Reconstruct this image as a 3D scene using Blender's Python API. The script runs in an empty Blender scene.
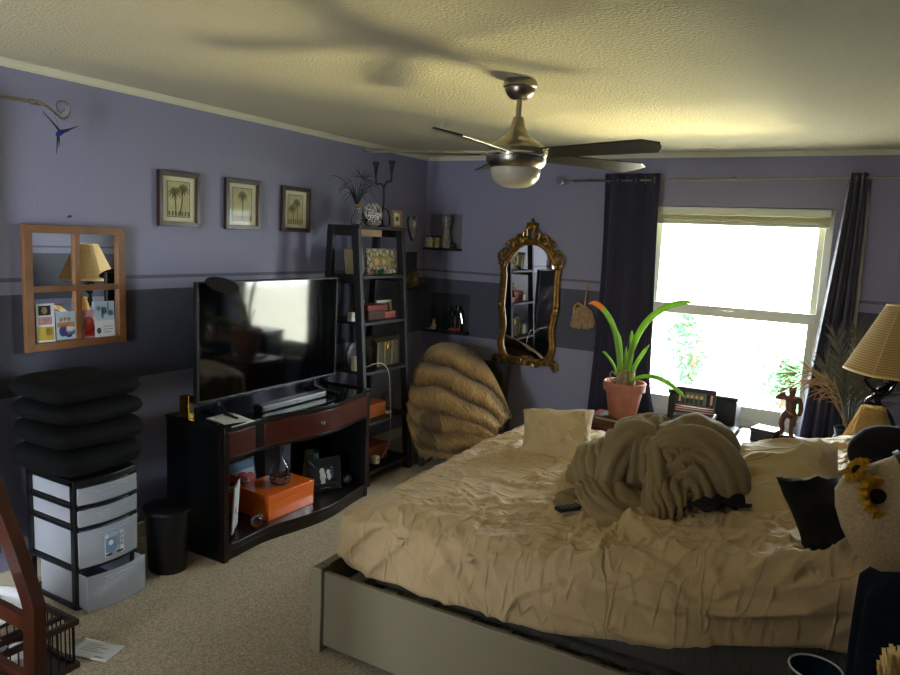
import bpy, math, random
from mathutils import Vector, Matrix, noise, Euler
R_ = math.radians
PI = math.pi
SC = bpy.context.scene
COL = SC.collection

# ---------------- camera ----------------
cam = bpy.data.cameras.new('camera'); camo = bpy.data.objects.new('camera', cam); COL.objects.link(camo)
RX = Vector((0.86647458, 0.49696687, 0.04738915))
RY = Vector((0.10911259, -0.09589531, -0.98939301))
RZ = Vector((-0.48715115, 0.86245465, -0.13731619))
RX.normalize(); RZ = (RZ - RZ.dot(RX)*RX).normalized(); RY = RZ.cross(RX)
m = Matrix((RX, -RY, -RZ)).transposed().to_4x4()
m.translation = Vector((0, 0, 1.75))
camo.matrix_world = m
cam.sensor_width = 36; cam.lens = 715/900*36
cam.clip_start = 0.02; cam.clip_end = 300
SC.camera = camo
# ---------------- view ----------------
SC.view_settings.view_transform = 'Standard'; SC.view_settings.look = 'None'
SC.view_settings.gamma = 1; SC.view_settings.use_curve_mapping = False
SC.view_settings.exposure = 0.44
SC.cycles.max_bounces = 10; SC.cycles.diffuse_bounces = 6; SC.cycles.transparent_max_bounces = 12
SC.cycles.sample_clamp_indirect = 6
# ---------------- world ----------------
w = bpy.data.worlds.new('world'); SC.world = w; w.use_nodes = True
bg = w.node_tree.nodes['Background']
bg.inputs[0].default_value = (0.87, 0.93, 1.0, 1); bg.inputs[1].default_value = 24.0
# ---------------- sun ----------------
sl = bpy.data.lights.new('sun', 'SUN'); so = bpy.data.objects.new('sun', sl); COL.objects.link(so)
sl.energy = 14; sl.angle = R_(1); sl.color = (1, .93, .8)
so.rotation_euler = Vector((-0.75, 0.12, -0.85)).to_track_quat('-Z', 'Y').to_euler()
def area(name, loc, target, sx, sy, power, color, portal=False):
    l = bpy.data.lights.new(name, 'AREA'); o = bpy.data.objects.new(name, l); COL.objects.link(o)
    l.shape = 'RECTANGLE'; l.size = sx; l.size_y = sy; l.energy = power; l.color = color
    o.location = loc; o.rotation_euler = (Vector(target)-Vector(loc)).to_track_quat('-Z', 'Y').to_euler()
    if portal: l.cycles.is_portal = True
    return o
# sky seen by the window (portal), bright sunlit ground/low roof outside below the sill, portal for the added doorway fill behind the camera
area('window_portal', (-.76, 5.60, 1.28), (-.76, 0, 1.28), 1.3, 1.7, 1, (1, 1, 1), True)
area('sunlit_ground_bounce', (1.3, 12.6, -2.6), (-.6, 5.42, 1.2), 3.2, 1.8, 2600, (1, .82, .38))
#area('left_window_daylight', (-3.50, .7, 1.45), (-1.2, 1.6, .8), .9, 1.1, 3, (.86, .92, 1))
area('fill_doorway_portal', (-1.7, -1.88, 1.02), (-1.7, 3, 1.02), .92, 2.0, 1, (1, 1, 1), True)

# ---------------- helpers ----------------
MATS = {}
def hexlin(c):
    c = [int(c[i:i+2], 16)/255 for i in (0, 2, 4)]
    return tuple((x/12.92 if x <= .04045 else ((x+.055)/1.055)**2.4) for x in c)
def mat(name, col, rough=.6, metal=0., bump=None, var=None, spec=.5, alpha=None, trans=0., emis=None, coat=0., sheen=0., aniso=None, transl=0.):
    if name in MATS: return MATS[name]
    if isinstance(col, str): col = hexlin(col)
    mt = bpy.data.materials.new(name); mt.use_nodes = True; nt = mt.node_tree; b = nt.nodes['Principled BSDF']
    b.inputs['Base Color'].default_value = (*col, 1); b.inputs['Roughness'].default_value = rough
    b.inputs['Metallic'].default_value = metal; b.inputs['Specular IOR Level'].default_value = spec
    b.inputs['Transmission Weight'].default_value = trans; b.inputs['Coat Weight'].default_value = coat
    b.inputs['Sheen Weight'].default_value = sheen
    if alpha is not None: b.inputs['Alpha'].default_value = alpha
    if emis: b.inputs['Emission Color'].default_value = (*emis[0], 1); b.inputs['Emission Strength'].default_value = emis[1]
    tc = nt.nodes.new('ShaderNodeTexCoord')
    mp = nt.nodes.new('ShaderNodeMapping'); nt.links.new(tc.outputs['Object'], mp.inputs[0])
    if aniso: mp.inputs['Scale'].default_value = aniso
    if var:
        sc, am = var
        n = nt.nodes.new('ShaderNodeTexNoise'); n.inputs['Scale'].default_value = sc; n.inputs['Detail'].default_value = 4
        nt.links.new(mp.outputs[0], n.inputs['Vector'])
        cr = nt.nodes.new('ShaderNodeValToRGB'); e = cr.color_ramp.elements
        e[0].position = .3; e[1].position = .7
        e[0].color = (*[max(0, c*(1-am)) for c in col], 1); e[1].color = (*[min(1, c*(1+am)) for c in col], 1)
        nt.links.new(n.outputs['Fac'], cr.inputs[0]); nt.links.new(cr.outputs[0], b.inputs['Base Color'])
    if bump:
        sc, st = bump
        n = nt.nodes.new('ShaderNodeTexNoise'); n.inputs['Scale'].default_value = sc; n.inputs['Detail'].default_value = 3
        nt.links.new(mp.outputs[0], n.inputs['Vector'])
        bp = nt.nodes.new('ShaderNodeBump'); bp.inputs['Strength'].default_value = st; bp.inputs['Distance'].default_value = .01
        nt.links.new(n.outputs['Fac'], bp.inputs['Height']); nt.links.new(bp.outputs[0], b.inputs['Normal'])
    if transl:
        out = nt.nodes['Material Output']; tl = nt.nodes.new('ShaderNodeBsdfTranslucent'); mx = nt.nodes.new('ShaderNodeMixShader')
        tl.inputs[0].default_value = (*col, 1); mx.inputs[0].default_value = transl
        nt.links.new(b.outputs[0], mx.inputs[1]); nt.links.new(tl.outputs[0], mx.inputs[2]); nt.links.new(mx.outputs[0], out.inputs[0])
    MATS[name] = mt
    return mt
def glassmat(name, tint=(1, 1, 1), rough=.0, op=.0, base=.5, ior=1.5):
    """thin glass: transparent + fresnel gloss (+ optional milky part)"""
    mt = bpy.data.materials.new(name); mt.use_nodes = True; nt = mt.node_tree
    nt.nodes.remove(nt.nodes['Principled BSDF']); out = nt.nodes['Material Output']
    t = nt.nodes.new('ShaderNodeBsdfTransparent'); t.inputs[0].default_value = (*tint, 1)
    g = nt.nodes.new('ShaderNodeBsdfGlossy'); g.inputs['Roughness'].default_value = rough
    fr = nt.nodes.new('ShaderNodeFresnel'); gm = nt.nodes.new('ShaderNodeNewGeometry'); mr = nt.nodes.new('ShaderNodeMapRange'); mr.inputs[3].default_value = ior; mr.inputs[4].default_value = 1/ior
    nt.links.new(gm.outputs['Backfacing'], mr.inputs[0]); nt.links.new(mr.outputs[0], fr.inputs[0])
    mx = nt.nodes.new('ShaderNodeMixShader'); nt.links.new(fr.outputs[0], mx.inputs[0]); nt.links.new(t.outputs[0], mx.inputs[1]); nt.links.new(g.outputs[0], mx.inputs[2])
    last = mx
    if op:
        d = nt.nodes.new('ShaderNodeBsdfDiffuse'); d.inputs[0].default_value = (base, base, base*1.03, 1)
        m2 = nt.nodes.new('ShaderNodeMixShader'); m2.inputs[0].default_value = op
        nt.links.new(mx.outputs[0], m2.inputs[1]); nt.links.new(d.outputs[0], m2.inputs[2]); last = m2
    nt.links.new(last.outputs[0], out.inputs[0]); MATS[name] = mt
    return mt

def foldbump(mt, specs, strength=.8, dist=.02):
    """crisp crease lines: ridged, stretched noise"""
    nt = mt.node_tree; b = nt.nodes['Principled BSDF']; tc = nt.nodes.new('ShaderNodeTexCoord'); prev = None
    old = b.inputs['Normal'].links[0].from_socket if b.inputs['Normal'].links else None
    for scale, stretch, rot, width, wt in specs:
        mp = nt.nodes.new('ShaderNodeMapping'); mp.inputs['Scale'].default_value = stretch; mp.inputs['Rotation'].default_value = tuple(R_(a) for a in rot)
        n = nt.nodes.new('ShaderNodeTexNoise'); n.inputs['Scale'].default_value = scale; n.inputs['Detail'].default_value = 1.5; n.inputs['Distortion'].default_value = .6
        nt.links.new(tc.outputs['Object'], mp.inputs[0]); nt.links.new(mp.outputs[0], n.inputs['Vector'])
        a = nt.nodes.new('ShaderNodeMath'); a.operation = 'SUBTRACT'; a.inputs[1].default_value = .5; nt.links.new(n.outputs['Fac'], a.inputs[0])
        c = nt.nodes.new('ShaderNodeMath'); c.operation = 'ABSOLUTE'; nt.links.new(a.outputs[0], c.inputs[0])
        r = nt.nodes.new('ShaderNodeMapRange'); r.inputs[1].default_value = 0; r.inputs[2].default_value = width; r.inputs[3].default_value = wt; r.inputs[4].default_value = 0; r.interpolation_type = 'SMOOTHSTEP'
        nt.links.new(c.outputs[0], r.inputs[0])
        if prev is None: prev = r.outputs[0]
        else:
            ad = nt.nodes.new('ShaderNodeMath'); ad.operation = 'ADD'; nt.links.new(prev, ad.inputs[0]); nt.links.new(r.outputs[0], ad.inputs[1]); prev = ad.outputs[0]
    bp = nt.nodes.new('ShaderNodeBump'); bp.inputs['Strength'].default_value = strength; bp.inputs['Distance'].default_value = dist
    nt.links.new(prev, bp.inputs['Height'])
    if old: nt.links.new(old, bp.inputs['Normal'])
    nt.links.new(bp.outputs[0], b.inputs['Normal'])
def N(p, s=1.0, o=0.0): return noise.noise(Vector((p[0]*s+o, p[1]*s+o*1.7, p[2]*s-o)))

class G:
    def __init__(s): s.v = []; s.f = []; s.m = []; s.X = None; s.cm = 0
    def add(s, vs, fs, cm=None):
        n = len(s.v); X = s.X
        s.v += [(X @ Vector(p)) if X is not None else Vector(p) for p in vs]
        s.f += [[n+i for i in f] for f in fs]; s.m += [s.cm if cm is None else cm]*len(fs); return s
    def box(s, x0, x1, y0, y1, z0, z1, cm=None, M=None):
        vs = [(x0,y0,z0),(x1,y0,z0),(x1,y1,z0),(x0,y1,z0),(x0,y0,z1),(x1,y0,z1),(x1,y1,z1),(x0,y1,z1)]
        if M is not None: vs = [M @ Vector(p) for p in vs]
        return s.add(vs, [(0,3,2,1),(4,5,6,7),(0,1,5,4),(1,2,6,5),(2,3,7,6),(3,0,4,7)], cm)
    def bar(s, p0, p1, w, d, up=(0, 0, 1), cm=None):
        p0 = Vector(p0); p1 = Vector(p1); a = (p1-p0); L = a.length; a.normalize(); u = Vector(up)
        x = a.cross(u)
        if x.length < 1e-4: x = a.cross(Vector((1, 0, 0)))
        x.normalize(); y = x.cross(a)
        M = Matrix((x, y, a)).transposed().to_4x4(); M.translation = p0
        return s.box(-w/2, w/2, -d/2, d/2, 0, L, cm, M)
    def tube(s, pts, r, seg=8, sec=None, closed=False, cm=None, cap=True, flat=None):
        pts = [Vector(p) for p in pts]; n = len(pts); vs = []; fs = []
        t = (pts[1]-pts[0]).normalized(); nn = t.orthogonal().normalized() if flat is None else (Vector(flat)-t*t.dot(Vector(flat))).normalized()
        for i in range(n):
            a = pts[(i-1) % n] if (closed or i > 0) else pts[0]; b = pts[(i+1) % n] if (closed or i < n-1) else pts[-1]
            tt = (b-a); tt = tt.normalized() if tt.length > 1e-9 else t
            nn = (nn-tt*tt.dot(nn)); nn = nn.normalized() if nn.length > 1e-6 else tt.orthogonal().normalized(); bb = tt.cross(nn)
            rr = r(i/(n-1)) if callable(r) else (r[i] if isinstance(r, (list, tuple)) else r)
            for k in range(seg):
                th = 2*PI*k/seg; q = rr*(sec(th, i/(n-1)) if sec else 1)
                if isinstance(q, (tuple, list)): q = q
                vs.append(pts[i]+(nn*math.cos(th)+bb*math.sin(th))*q)
        for i in range(n if closed else n-1):
            j = (i+1) % n
            for k in range(seg): fs.append((i*seg+k, i*seg+(k+1) % seg, j*seg+(k+1) % seg, j*seg+k))
        if cap and not closed: fs.append(tuple(range(seg))[::-1]); fs.append(tuple((n-1)*seg+k for k in range(seg)))
        return s.add(vs, fs, cm)
    def cyl(s, p0, p1, r0, r1=None, seg=16, cm=None): return s.tube([p0, p1], [r0, r0 if r1 is None else r1], seg, cm=cm)
    def lathe(s, prof, c=(0, 0, 0), seg=24, M=None, cm=None, rf=None):
        vs = []; fs = []; n = len(prof)
        for (r, z) in prof:
            for k in range(seg):
                th = 2*PI*k/seg; q = r*(rf(th, z) if rf else 1)
                p = Vector((q*math.cos(th), q*math.sin(th), z))
                if M is not None: p = M @ p
                vs.append(p+Vector(c))
        for i in range(n-1):
            for k in range(seg): fs.append((i*seg+k, i*seg+(k+1) % seg, (i+1)*seg+(k+1) % seg, (i+1)*seg+k))
        if prof[0][0] > 1e-5: fs.append(tuple(range(seg))[::-1])
        if prof[-1][0] > 1e-5: fs.append(tuple((n-1)*seg+k for k in range(seg)))
        return s.add(vs, fs, cm)
    def grid(s, fn, nu, nv, cm=None, cu=False):
        vs = [fn(i/nu, j/nv) for j in range(nv+1) for i in range(nu if cu else nu+1)]; w_ = nu if cu else nu+1
        fs = [(j*w_+i, j*w_+(i+1) % w_, (j+1)*w_+(i+1) % w_, (j+1)*w_+i) for j in range(nv) for i in range(nu)]
        return s.add(vs, fs, cm)
    def ball(s, c, r, seg=12, M=None, disp=None, cm=None):
        if not isinstance(r, (tuple, list)): r = (r, r, r)
        vs = []; fs = []; nv = max(4, seg//2*1)
        for j in range(nv+1):
            ph = PI*j/nv
            for i in range(seg):
                th = 2*PI*i/seg
                n = Vector((math.sin(ph)*math.cos(th), math.sin(ph)*math.sin(th), math.cos(ph)))
                p = Vector((n.x*r[0], n.y*r[1], n.z*r[2]))
                if disp: p = p*disp(n)
                if M is not None: p = M @ p
                vs.append(p+Vector(c))
        for j in range(nv):
            for i in range(seg): fs.append((j*seg+i, j*seg+(i+1) % seg, (j+1)*seg+(i+1) % seg, (j+1)*seg+i))
        return s.add(vs, fs, cm)
    def prism(s, poly, fr, d0, d1, cm=None):
        """poly 2-D, fr(a,b,d)->3-D"""
        n = len(poly); vs = [fr(a, b, d0) for a, b in poly]+[fr(a, b, d1) for a, b in poly]
        fs = [tuple(range(n))[::-1], tuple(range(n, 2*n))]+[(i, (i+1) % n, n+(i+1) % n, n+i) for i in range(n)]
        return s.add(vs, fs, cm)
    def leaf(s, pts, w, up=(0, 0, 1), cm=None, fold=.0):
        pts = [Vector(p) for p in pts]; n = len(pts); vs = []; fs = []
        for i in range(n):
            t = (pts[min(i+1, n-1)]-pts[max(i-1, 0)]).normalized(); sd = t.cross(Vector(up))
            sd = sd.normalized() if sd.length > 1e-5 else Vector((1, 0, 0)); nn = sd.cross(t)
            ww = w(i/(n-1)) if callable(w) else w
            vs += [pts[i]-sd*ww+nn*ww*fold, pts[i]-nn*.0007, pts[i]+sd*ww+nn*ww*fold]
        for i in range(n-1):
            a = i*3; fs += [(a, a+1, a+4, a+3), (a+1, a+2, a+5, a+4)]
        return s.add(vs, fs, cm)
    def build(s, name, mats, parent=None, smooth=True, bevel=0, sub=0, solid=0, label=None, cat=None, group=None, kind=None, origin=None, recalc=True, ang=35, bseg=2):
        me = bpy.data.meshes.new(name)
        off = Vector((0, 0, 0)); q = parent
        while q is not None: off += q.location; q = q.parent
        if parent is None:
            if origin == 'auto' or origin is None:
                xs = [v[0] for v in s.v]; ys = [v[1] for v in s.v]; zs = [v[2] for v in s.v]
                origin = Vector(((min(xs)+max(xs))/2, (min(ys)+max(ys))/2, min(zs)))
            off = Vector(origin)
        me.from_pydata([tuple(v-off) for v in s.v], [], s.f); me.validate()
        if recalc:
            import bmesh
            bm = bmesh.new(); bm.from_mesh(me); bmesh.ops.recalc_face_normals(bm, faces=bm.faces); bm.to_mesh(me); bm.free()
        if not isinstance(mats, (list, tuple)): mats = [mats]
        for x in mats: me.materials.append(x)
        if len(mats) > 1 and len(me.polygons) == len(s.m): me.polygons.foreach_set('material_index', s.m)
        o = bpy.data.objects.new(name, me); COL.objects.link(o)
        o.parent = parent
        if parent is None: o.location = off
        if smooth:
            me.polygons.foreach_set('use_smooth', [True]*len(me.polygons))
            if ang: me.set_sharp_from_angle(angle=R_(ang))
        if bevel:
            b = o.modifiers.new('bevel', 'BEVEL'); b.width = bevel; b.segments = bseg; b.limit_method = 'ANGLE'; b.angle_limit = R_(40)
        if solid: b = o.modifiers.new('solid', 'SOLIDIFY'); b.thickness = solid
        if sub: b = o.modifiers.new('sub', 'SUBSURF'); b.levels = sub; b.render_levels = sub
        if label: o['label'] = label
        if cat: o['category'] = cat
        if group: o['group'] = group
        if kind: o['kind'] = kind
        return o
def T(name, label, cat, loc=(0, 0, 0), group=None):
    o = bpy.data.objects.new(name, None); COL.objects.link(o); o.location = loc; o.empty_display_size = .05
    o['label'] = label; o['category'] = cat
    if group: o['group'] = group
    return o
def dup(root, loc, label=None, rot=None):
    r = root.copy(); COL.objects.link(r); r.location = loc
    if rot is not None: r.rotation_euler = rot
    if label: r['label'] = label
    for ch in list(root.children):
        c = ch.copy(); COL.objects.link(c); c.parent = r
        for g2 in list(ch.children):
            d = g2.copy(); COL.objects.link(d); d.parent = c
    return r
def rotm(rx=0, ry=0, rz=0, loc=(0, 0, 0)):
    M = Euler((R_(rx), R_(ry), R_(rz))).to_matrix().to_4x4(); M.translation = Vector(loc); return M
def bez(pts, n=12):
    """catmull-rom through pts"""
    P = [Vector(p) for p in pts]; out = []
    for i in range(len(P)-1):
        p0 = P[max(i-1, 0)]; p1 = P[i]; p2 = P[i+1]; p3 = P[min(i+2, len(P)-1)]
        for k in range(n):
            t = k/n
            out.append(.5*((2*p1)+(-p0+p2)*t+(2*p0-5*p1+4*p2-p3)*t*t+(-p0+3*p1-3*p2+p3)*t**3))
    out.append(P[-1]); return out
RND = random.Random(7)
U = RND.uniform
def smooth01(x): x = max(0, min(1, x)); return x*x*(3-2*x)
# ================= materials =================
def wallmat():
    mt = bpy.data.materials.new('painted_wall'); mt.use_nodes = True; nt = mt.node_tree; b = nt.nodes['Principled BSDF']
    ge = nt.nodes.new('ShaderNodeNewGeometry'); sp = nt.nodes.new('ShaderNodeSeparateXYZ'); nt.links.new(ge.outputs['Position'], sp.inputs[0])
    mr = nt.nodes.new('ShaderNodeMath'); mr.operation = 'DIVIDE'; mr.inputs[1].default_value = 2.5; nt.links.new(sp.outputs['Z'], mr.inputs[0])
    cr = nt.nodes.new('ShaderNodeValToRGB'); cr.color_ramp.interpolation = 'CONSTANT'; el = cr.color_ramp.elements
    lav = (*hexlin('86869f'), 1); band = (*hexlin('4a4c5a'), 1); st = (*hexlin('5c5c6c'), 1)
    el[0].position = 0; el[0].color = lav; el[1].position = .914/2.5; el[1].color = band
    for z, c in ((1.392, lav), (1.452, st), (1.474, lav)):
        e = el.new(z/2.5); e.color = c
    nt.links.new(mr.outputs[0], cr.inputs[0]); nt.links.new(cr.outputs[0], b.inputs['Base Color'])
    b.inputs['Roughness'].default_value = .55; b.inputs['Specular IOR Level'].default_value = .35
    n = nt.nodes.new('ShaderNodeTexNoise'); n.inputs['Scale'].default_value = 70; n.inputs['Detail'].default_value = 2
    nt.links.new(ge.outputs['Position'], n.inputs['Vector'])
    bp = nt.nodes.new('ShaderNodeBump'); bp.inputs['Strength'].default_value = .35; bp.inputs['Distance'].default_value = .006
    nt.links.new(n.outputs['Fac'], bp.inputs['Height']); nt.links.new(bp.outputs[0], b.inputs['Normal'])
    return mt
WALL = wallmat()
CEIL = mat('textured_ceiling', 'c2bca2', .75, bump=(75, 1.0))
CARPET = mat('beige_carpet', 'cdbfa8', .95, bump=(260, 1.0), var=(120, .35), spec=.1)
TRIM = mat('cream_trim', 'cfcbb0', .45)
VINYL = mat('window_vinyl', 'd9dccb', .4)
BLACK = mat('black_satin', '0b0b0d', .4)
BLACKWOOD = mat('black_painted_wood', '08080b', .5, bump=(20, .1))
ESPRESSO = mat('espresso_wood', '150a08', .28, var=(8, .4), aniso=(1, 6, 6))
CHERRY = mat('reddish_brown_wood', '47190f', .3, var=(14, .35), aniso=(6, 1, 6), coat=.3)
CHROME = mat('chrome', 'cccccc', .15, 1)
NICKEL = mat('brushed_nickel', '9a948a', .3, 1)
GOLD = mat('antique_gold', '94713c', .28, .9, var=(30, .45))
BRASS = mat('brass', 'd0a040', .22, 1)
MIRROR = mat('mirror_glass', 'e8e8ea', .01, 1)
WHITE = mat('white', 'dddcd6', .5)
PAPER = mat('paper', 'd8dade', .7)
CREAMPAPER = mat('cream_paper', 'c8c2a0', .7)
GLASS = glassmat('window_glass', (.97, 1, .98))
CRYSTAL = mat('cut_crystal', 'f2f4f8', .02, trans=1.0)
PICGLASS = glassmat('picture_glass', (1, 1, 1), ior=1.12)
WHITEBED = mat('white_painted_board', '8c846e', .4)
SHEET = mat('cream_sheet', 'cab085', .68, bump=(300, .15), sheen=.15)
PILLOW = mat('cream_pillowcase', 'c2aa7c', .8, bump=(300, .15), sheen=.2)
PLUSH = mat('taupe_plush', '8c7852', .9, bump=(150, .4), sheen=.12)
foldbump(SHEET, [(2.6, (1, 3.2, .8), (0, 0, 28), .07, 1), (4.2, (3.0, 1, .7), (0, 0, -25), .06, .55)], .55, .016)
foldbump(PILLOW, [(4, (1, 3, 1), (0, 0, 30), .07, 1)], .5, .012)
DARKCLOTH = mat('black_cloth', '050609', .95)
CURTAIN = mat('navy_curtain_cloth', '21203a', .85, bump=(400, .2), sheen=.3, transl=.08)
DENIM = mat('dark_navy_cloth', '0d1524', .9, bump=(60, .3), spec=.2)
STRAW = mat('straw', 'b9a078', .8, var=(90, .3), bump=(120, .6))
RAFFIA = mat('raffia', 'c9ab6e', .8, var=(60, .3), transl=.45)
DRY = mat('dried_plant', 'a08a68', .85, var=(20, .3))
DRYGREY = mat('dried_frond_grey', '5b5a50', .9, var=(20, .3))
TERRA = mat('terracotta', 'b07260', .75, var=(14, .15), bump=(50, .2))
SOIL = mat('soil', '2c1f16', .95, bump=(60, 1), var=(60, .5))
GREEN = mat('leaf_green', '86a84a', .4, var=(6, .25), transl=.5)
GREENPALE = mat('leaf_tip_yellow', 'c88a30', .5, transl=.4)
ORANGE = mat('orange_lacquer', 'f0701e', .22, coat=.5)
CLEARPLASTIC = glassmat('frosted_drawer_plastic', (.82, .89, 1.0), .2, .32, .85)
BLACKPLASTIC = mat('black_plastic', '0c0d10', .42)

# ================= setting =================
WX, WY, CZ = -3.366, 5.42, 2.44
RXW, REAR = .78, -1.7
wx0, wx1, wz0, wz1 = -1.42, -.185, .49, 2.062    # back window opening
def struct(g, name, m_, **k): return g.build(name, m_, kind='structure', smooth=k.pop('smooth', False), **k)
g = G(); g.box(WX-.2, RXW+.2, REAR-.2, WY+.2, -.12, 0); struct(g, 'floor', CARPET)
g = G(); g.box(WX-.2, RXW+.2, REAR-.2, WY+.2, CZ, CZ+.15); struct(g, 'ceiling', CEIL)
g = G(); t = .16
g.box(WX-t, wx0, WY, WY+t, 0, CZ); g.box(wx1, RXW+t, WY, WY+t, 0, CZ); g.box(wx0, wx1, WY, WY+t, 0, wz0); g.box(wx0, wx1, WY, WY+t, wz1, CZ)
struct(g, 'wall_back', WALL)
lw0, lw1, lz0, lz1 = .15, 1.25, .9, 2.05
g = G(); g.box(WX-t, WX, REAR-t, lw0, 0, CZ); g.box(WX-t, WX, lw1, WY, 0, CZ); g.box(WX-t, WX, lw0, lw1, 0, lz0); g.box(WX-t, WX, lw0, lw1, lz1, CZ)
struct(g, 'wall_left', WALL)
g = G(); g.box(RXW, RXW+t, REAR-t, WY, 0, CZ); struct(g, 'wall_right', WALL)
dx0, dx1 = -2.2, -1.2
g = G(); g.box(WX, dx0, REAR-t, REAR, 0, CZ); g.box(dx1, RXW, REAR-t, REAR, 0, CZ); g.box(dx0, dx1, REAR-t, REAR, 2.05, CZ); struct(g, 'wall_rear', WALL)  # unseen doorway opening, added so sky light fills the room from behind
g = G(); MD = rotm(0, 0, -58, (dx1-.04, REAR, 0)); g.box(-.92, 0, -.02, .02, .005, 2.005, M=MD); dd = struct(g, 'fill_door_1', TRIM, bevel=.003)  # unseen leaf, added ajar; its angle sets how much fill enters
g = G(); g.box(dx0, dx0+.04, REAR-t, REAR+.012, 0, 2.05); g.box(dx1-.04, dx1, REAR-t, REAR+.012, 0, 2.05); g.box(dx0+.04, dx1-.04, REAR-t, REAR+.012, 2.01, 2.05); g.build('door_frame', TRIM, dd, smooth=False)
g = G(); g.ball(MD @ Vector((-.85, .05, .98)), .028, 14); g.cyl(MD @ Vector((-.85, .02, .98)), MD @ Vector((-.85, .04, .98)), .012); g.build('door_knob', NICKEL, dd)
# crown moulding
def crown(a, b, inward, name):
    g = G(); a = Vector(a); b = Vector(b); inn = Vector(inward)
    prof = [(0, 0), (0, -.034), (.006, -.034), (.008, -.024), (.016, -.016), (.020, -.008), (.026, -.006), (.026, 0)]
    vs = [a+inn*p+Vector((0, 0, q)) for p, q in prof]+[b+inn*p+Vector((0, 0, q)) for p, q in prof]; n = len(prof)
    g.add(vs, [tuple(range(n)), tuple(range(n, 2*n))]+[(i, (i+1) % n, n+(i+1) % n, n+i) for i in range(n)])
    struct(g, name, TRIM)
crown((WX, REAR, CZ), (WX, WY, CZ), (1, 0, 0), 'trim_1')
crown((WX+.02, WY, CZ), (RXW, WY, CZ), (0, -1, 0), 'trim_2')
g = G(); g.box(WX, WX+.014, REAR, WY, 0, .085); struct(g, 'baseboard_left', TRIM)
g = G(); g.box(WX+.014, RXW, WY-.014, WY, 0, .085); struct(g, 'baseboard_back', TRIM)
# window 1
g = G(); y0 = WY+.07
fw = .05
g.box(wx0, wx1, y0, y0+.08, wz1-fw, wz1); g.box(wx0, wx1, y0, y0+.08, wz0, wz0+fw); g.box(wx0, wx0+fw, y0, y0+.08, wz0+fw, wz1-fw); g.box(wx1-fw, wx1, y0, y0+.08, wz0+fw, wz1-fw)
win = struct(g, 'window_1', VINYL, bevel=.004)
ix0, ix1 = wx0+fw, wx1-fw
zr = 1.30
def sash(z0, z1, y, name, rb=.045, rt=.045, fs=.042):
    g = G(); g.box(ix0, ix1, y, y+.035, z0, z0+rb); g.box(ix0, ix1, y, y+.035, z1-rt, z1); g.box(ix0, ix0+fs, y, y+.035, z0+rb, z1-rt); g.box(ix1-fs, ix1, y, y+.035, z0+rb, z1-rt)
    s_ = g.build(name, VINYL, win, smooth=False, bevel=.004)
    g = G(); g.box(ix0+fs-.005, ix1-fs+.005, y+.014, y+.02, z0+rb-.005, z1-rt+.005); g.build('window_pane', GLASS, s_, smooth=False)
sash(zr-.03, wz1-fw, y0+.045, 'upper_sash')
sash(wz0+fw, zr+.05, y0+.006, 'lower_sash', rb=.10, rt=.075)
g = G(); g.box(wx0-.0, wx1+.0, WY-.02, y0, wz0-.03, wz0); struct(g, 'trim_3', TRIM, bevel=.004)
g = G(); g.tube([((wx0+wx1)/2-.04, y0-.004, zr+.02), ((wx0+wx1)/2+.04, y0-.004, zr+.02)], .006, 6); g.build('sash_latch', VINYL, win)
# rolled-up cellular shade under the head of the opening
sh = T('roller_shade', 'rolled-up cream window shade in its long cassette across the top of the bright window', 'window shade', ((wx0+wx1)/2, WY+.035, wz1))
g = G(); g.box(wx0+.005, wx1-.02, WY+.008, WY+.066, wz1-.055, wz1-.004); g.build('cassette', VINYL, sh, smooth=False, bevel=.006)
g = G()
for k in range(5): g.box(wx0+.01, wx1-.025, WY+.016+.002*(k % 2), WY+.06-.002*(k % 2), wz1-.112+.011*k, wz1-.1025+.011*k)
g.build('folded_cells', mat('shade_cloth', 'c9c6a6', .8, transl=.3), sh, smooth=False, bevel=.002)
g = G(); g.box(wx0+.01, wx1-.025, WY+.014, WY+.062, wz1-.128, wz1-.112); g.build('bottom_rail', VINYL, sh, smooth=False, bevel=.003)
# window 2 in the left wall, out of the frame
g = G(); xf = WX-.1
g.box(xf-.05, xf, lw0, lw1, lz0, lz0+.06); g.box(xf-.05, xf, lw0, lw1, lz1-.06, lz1); g.box(xf-.05, xf, lw0, lw0+.06, lz0, lz1); g.box(xf-.05, xf, lw1-.06, lw1, lz0, lz1); g.box(xf-.045, xf-.005, lw0, lw1, 1.45, 1.5)
w2 = struct(g, 'window_2', VINYL)
g = G(); g.box(xf-.03, xf-.025, lw0+.05, lw1-.05, lz0+.05, lz1-.05); g.build('window_pane', GLASS, w2, smooth=False)

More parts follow.
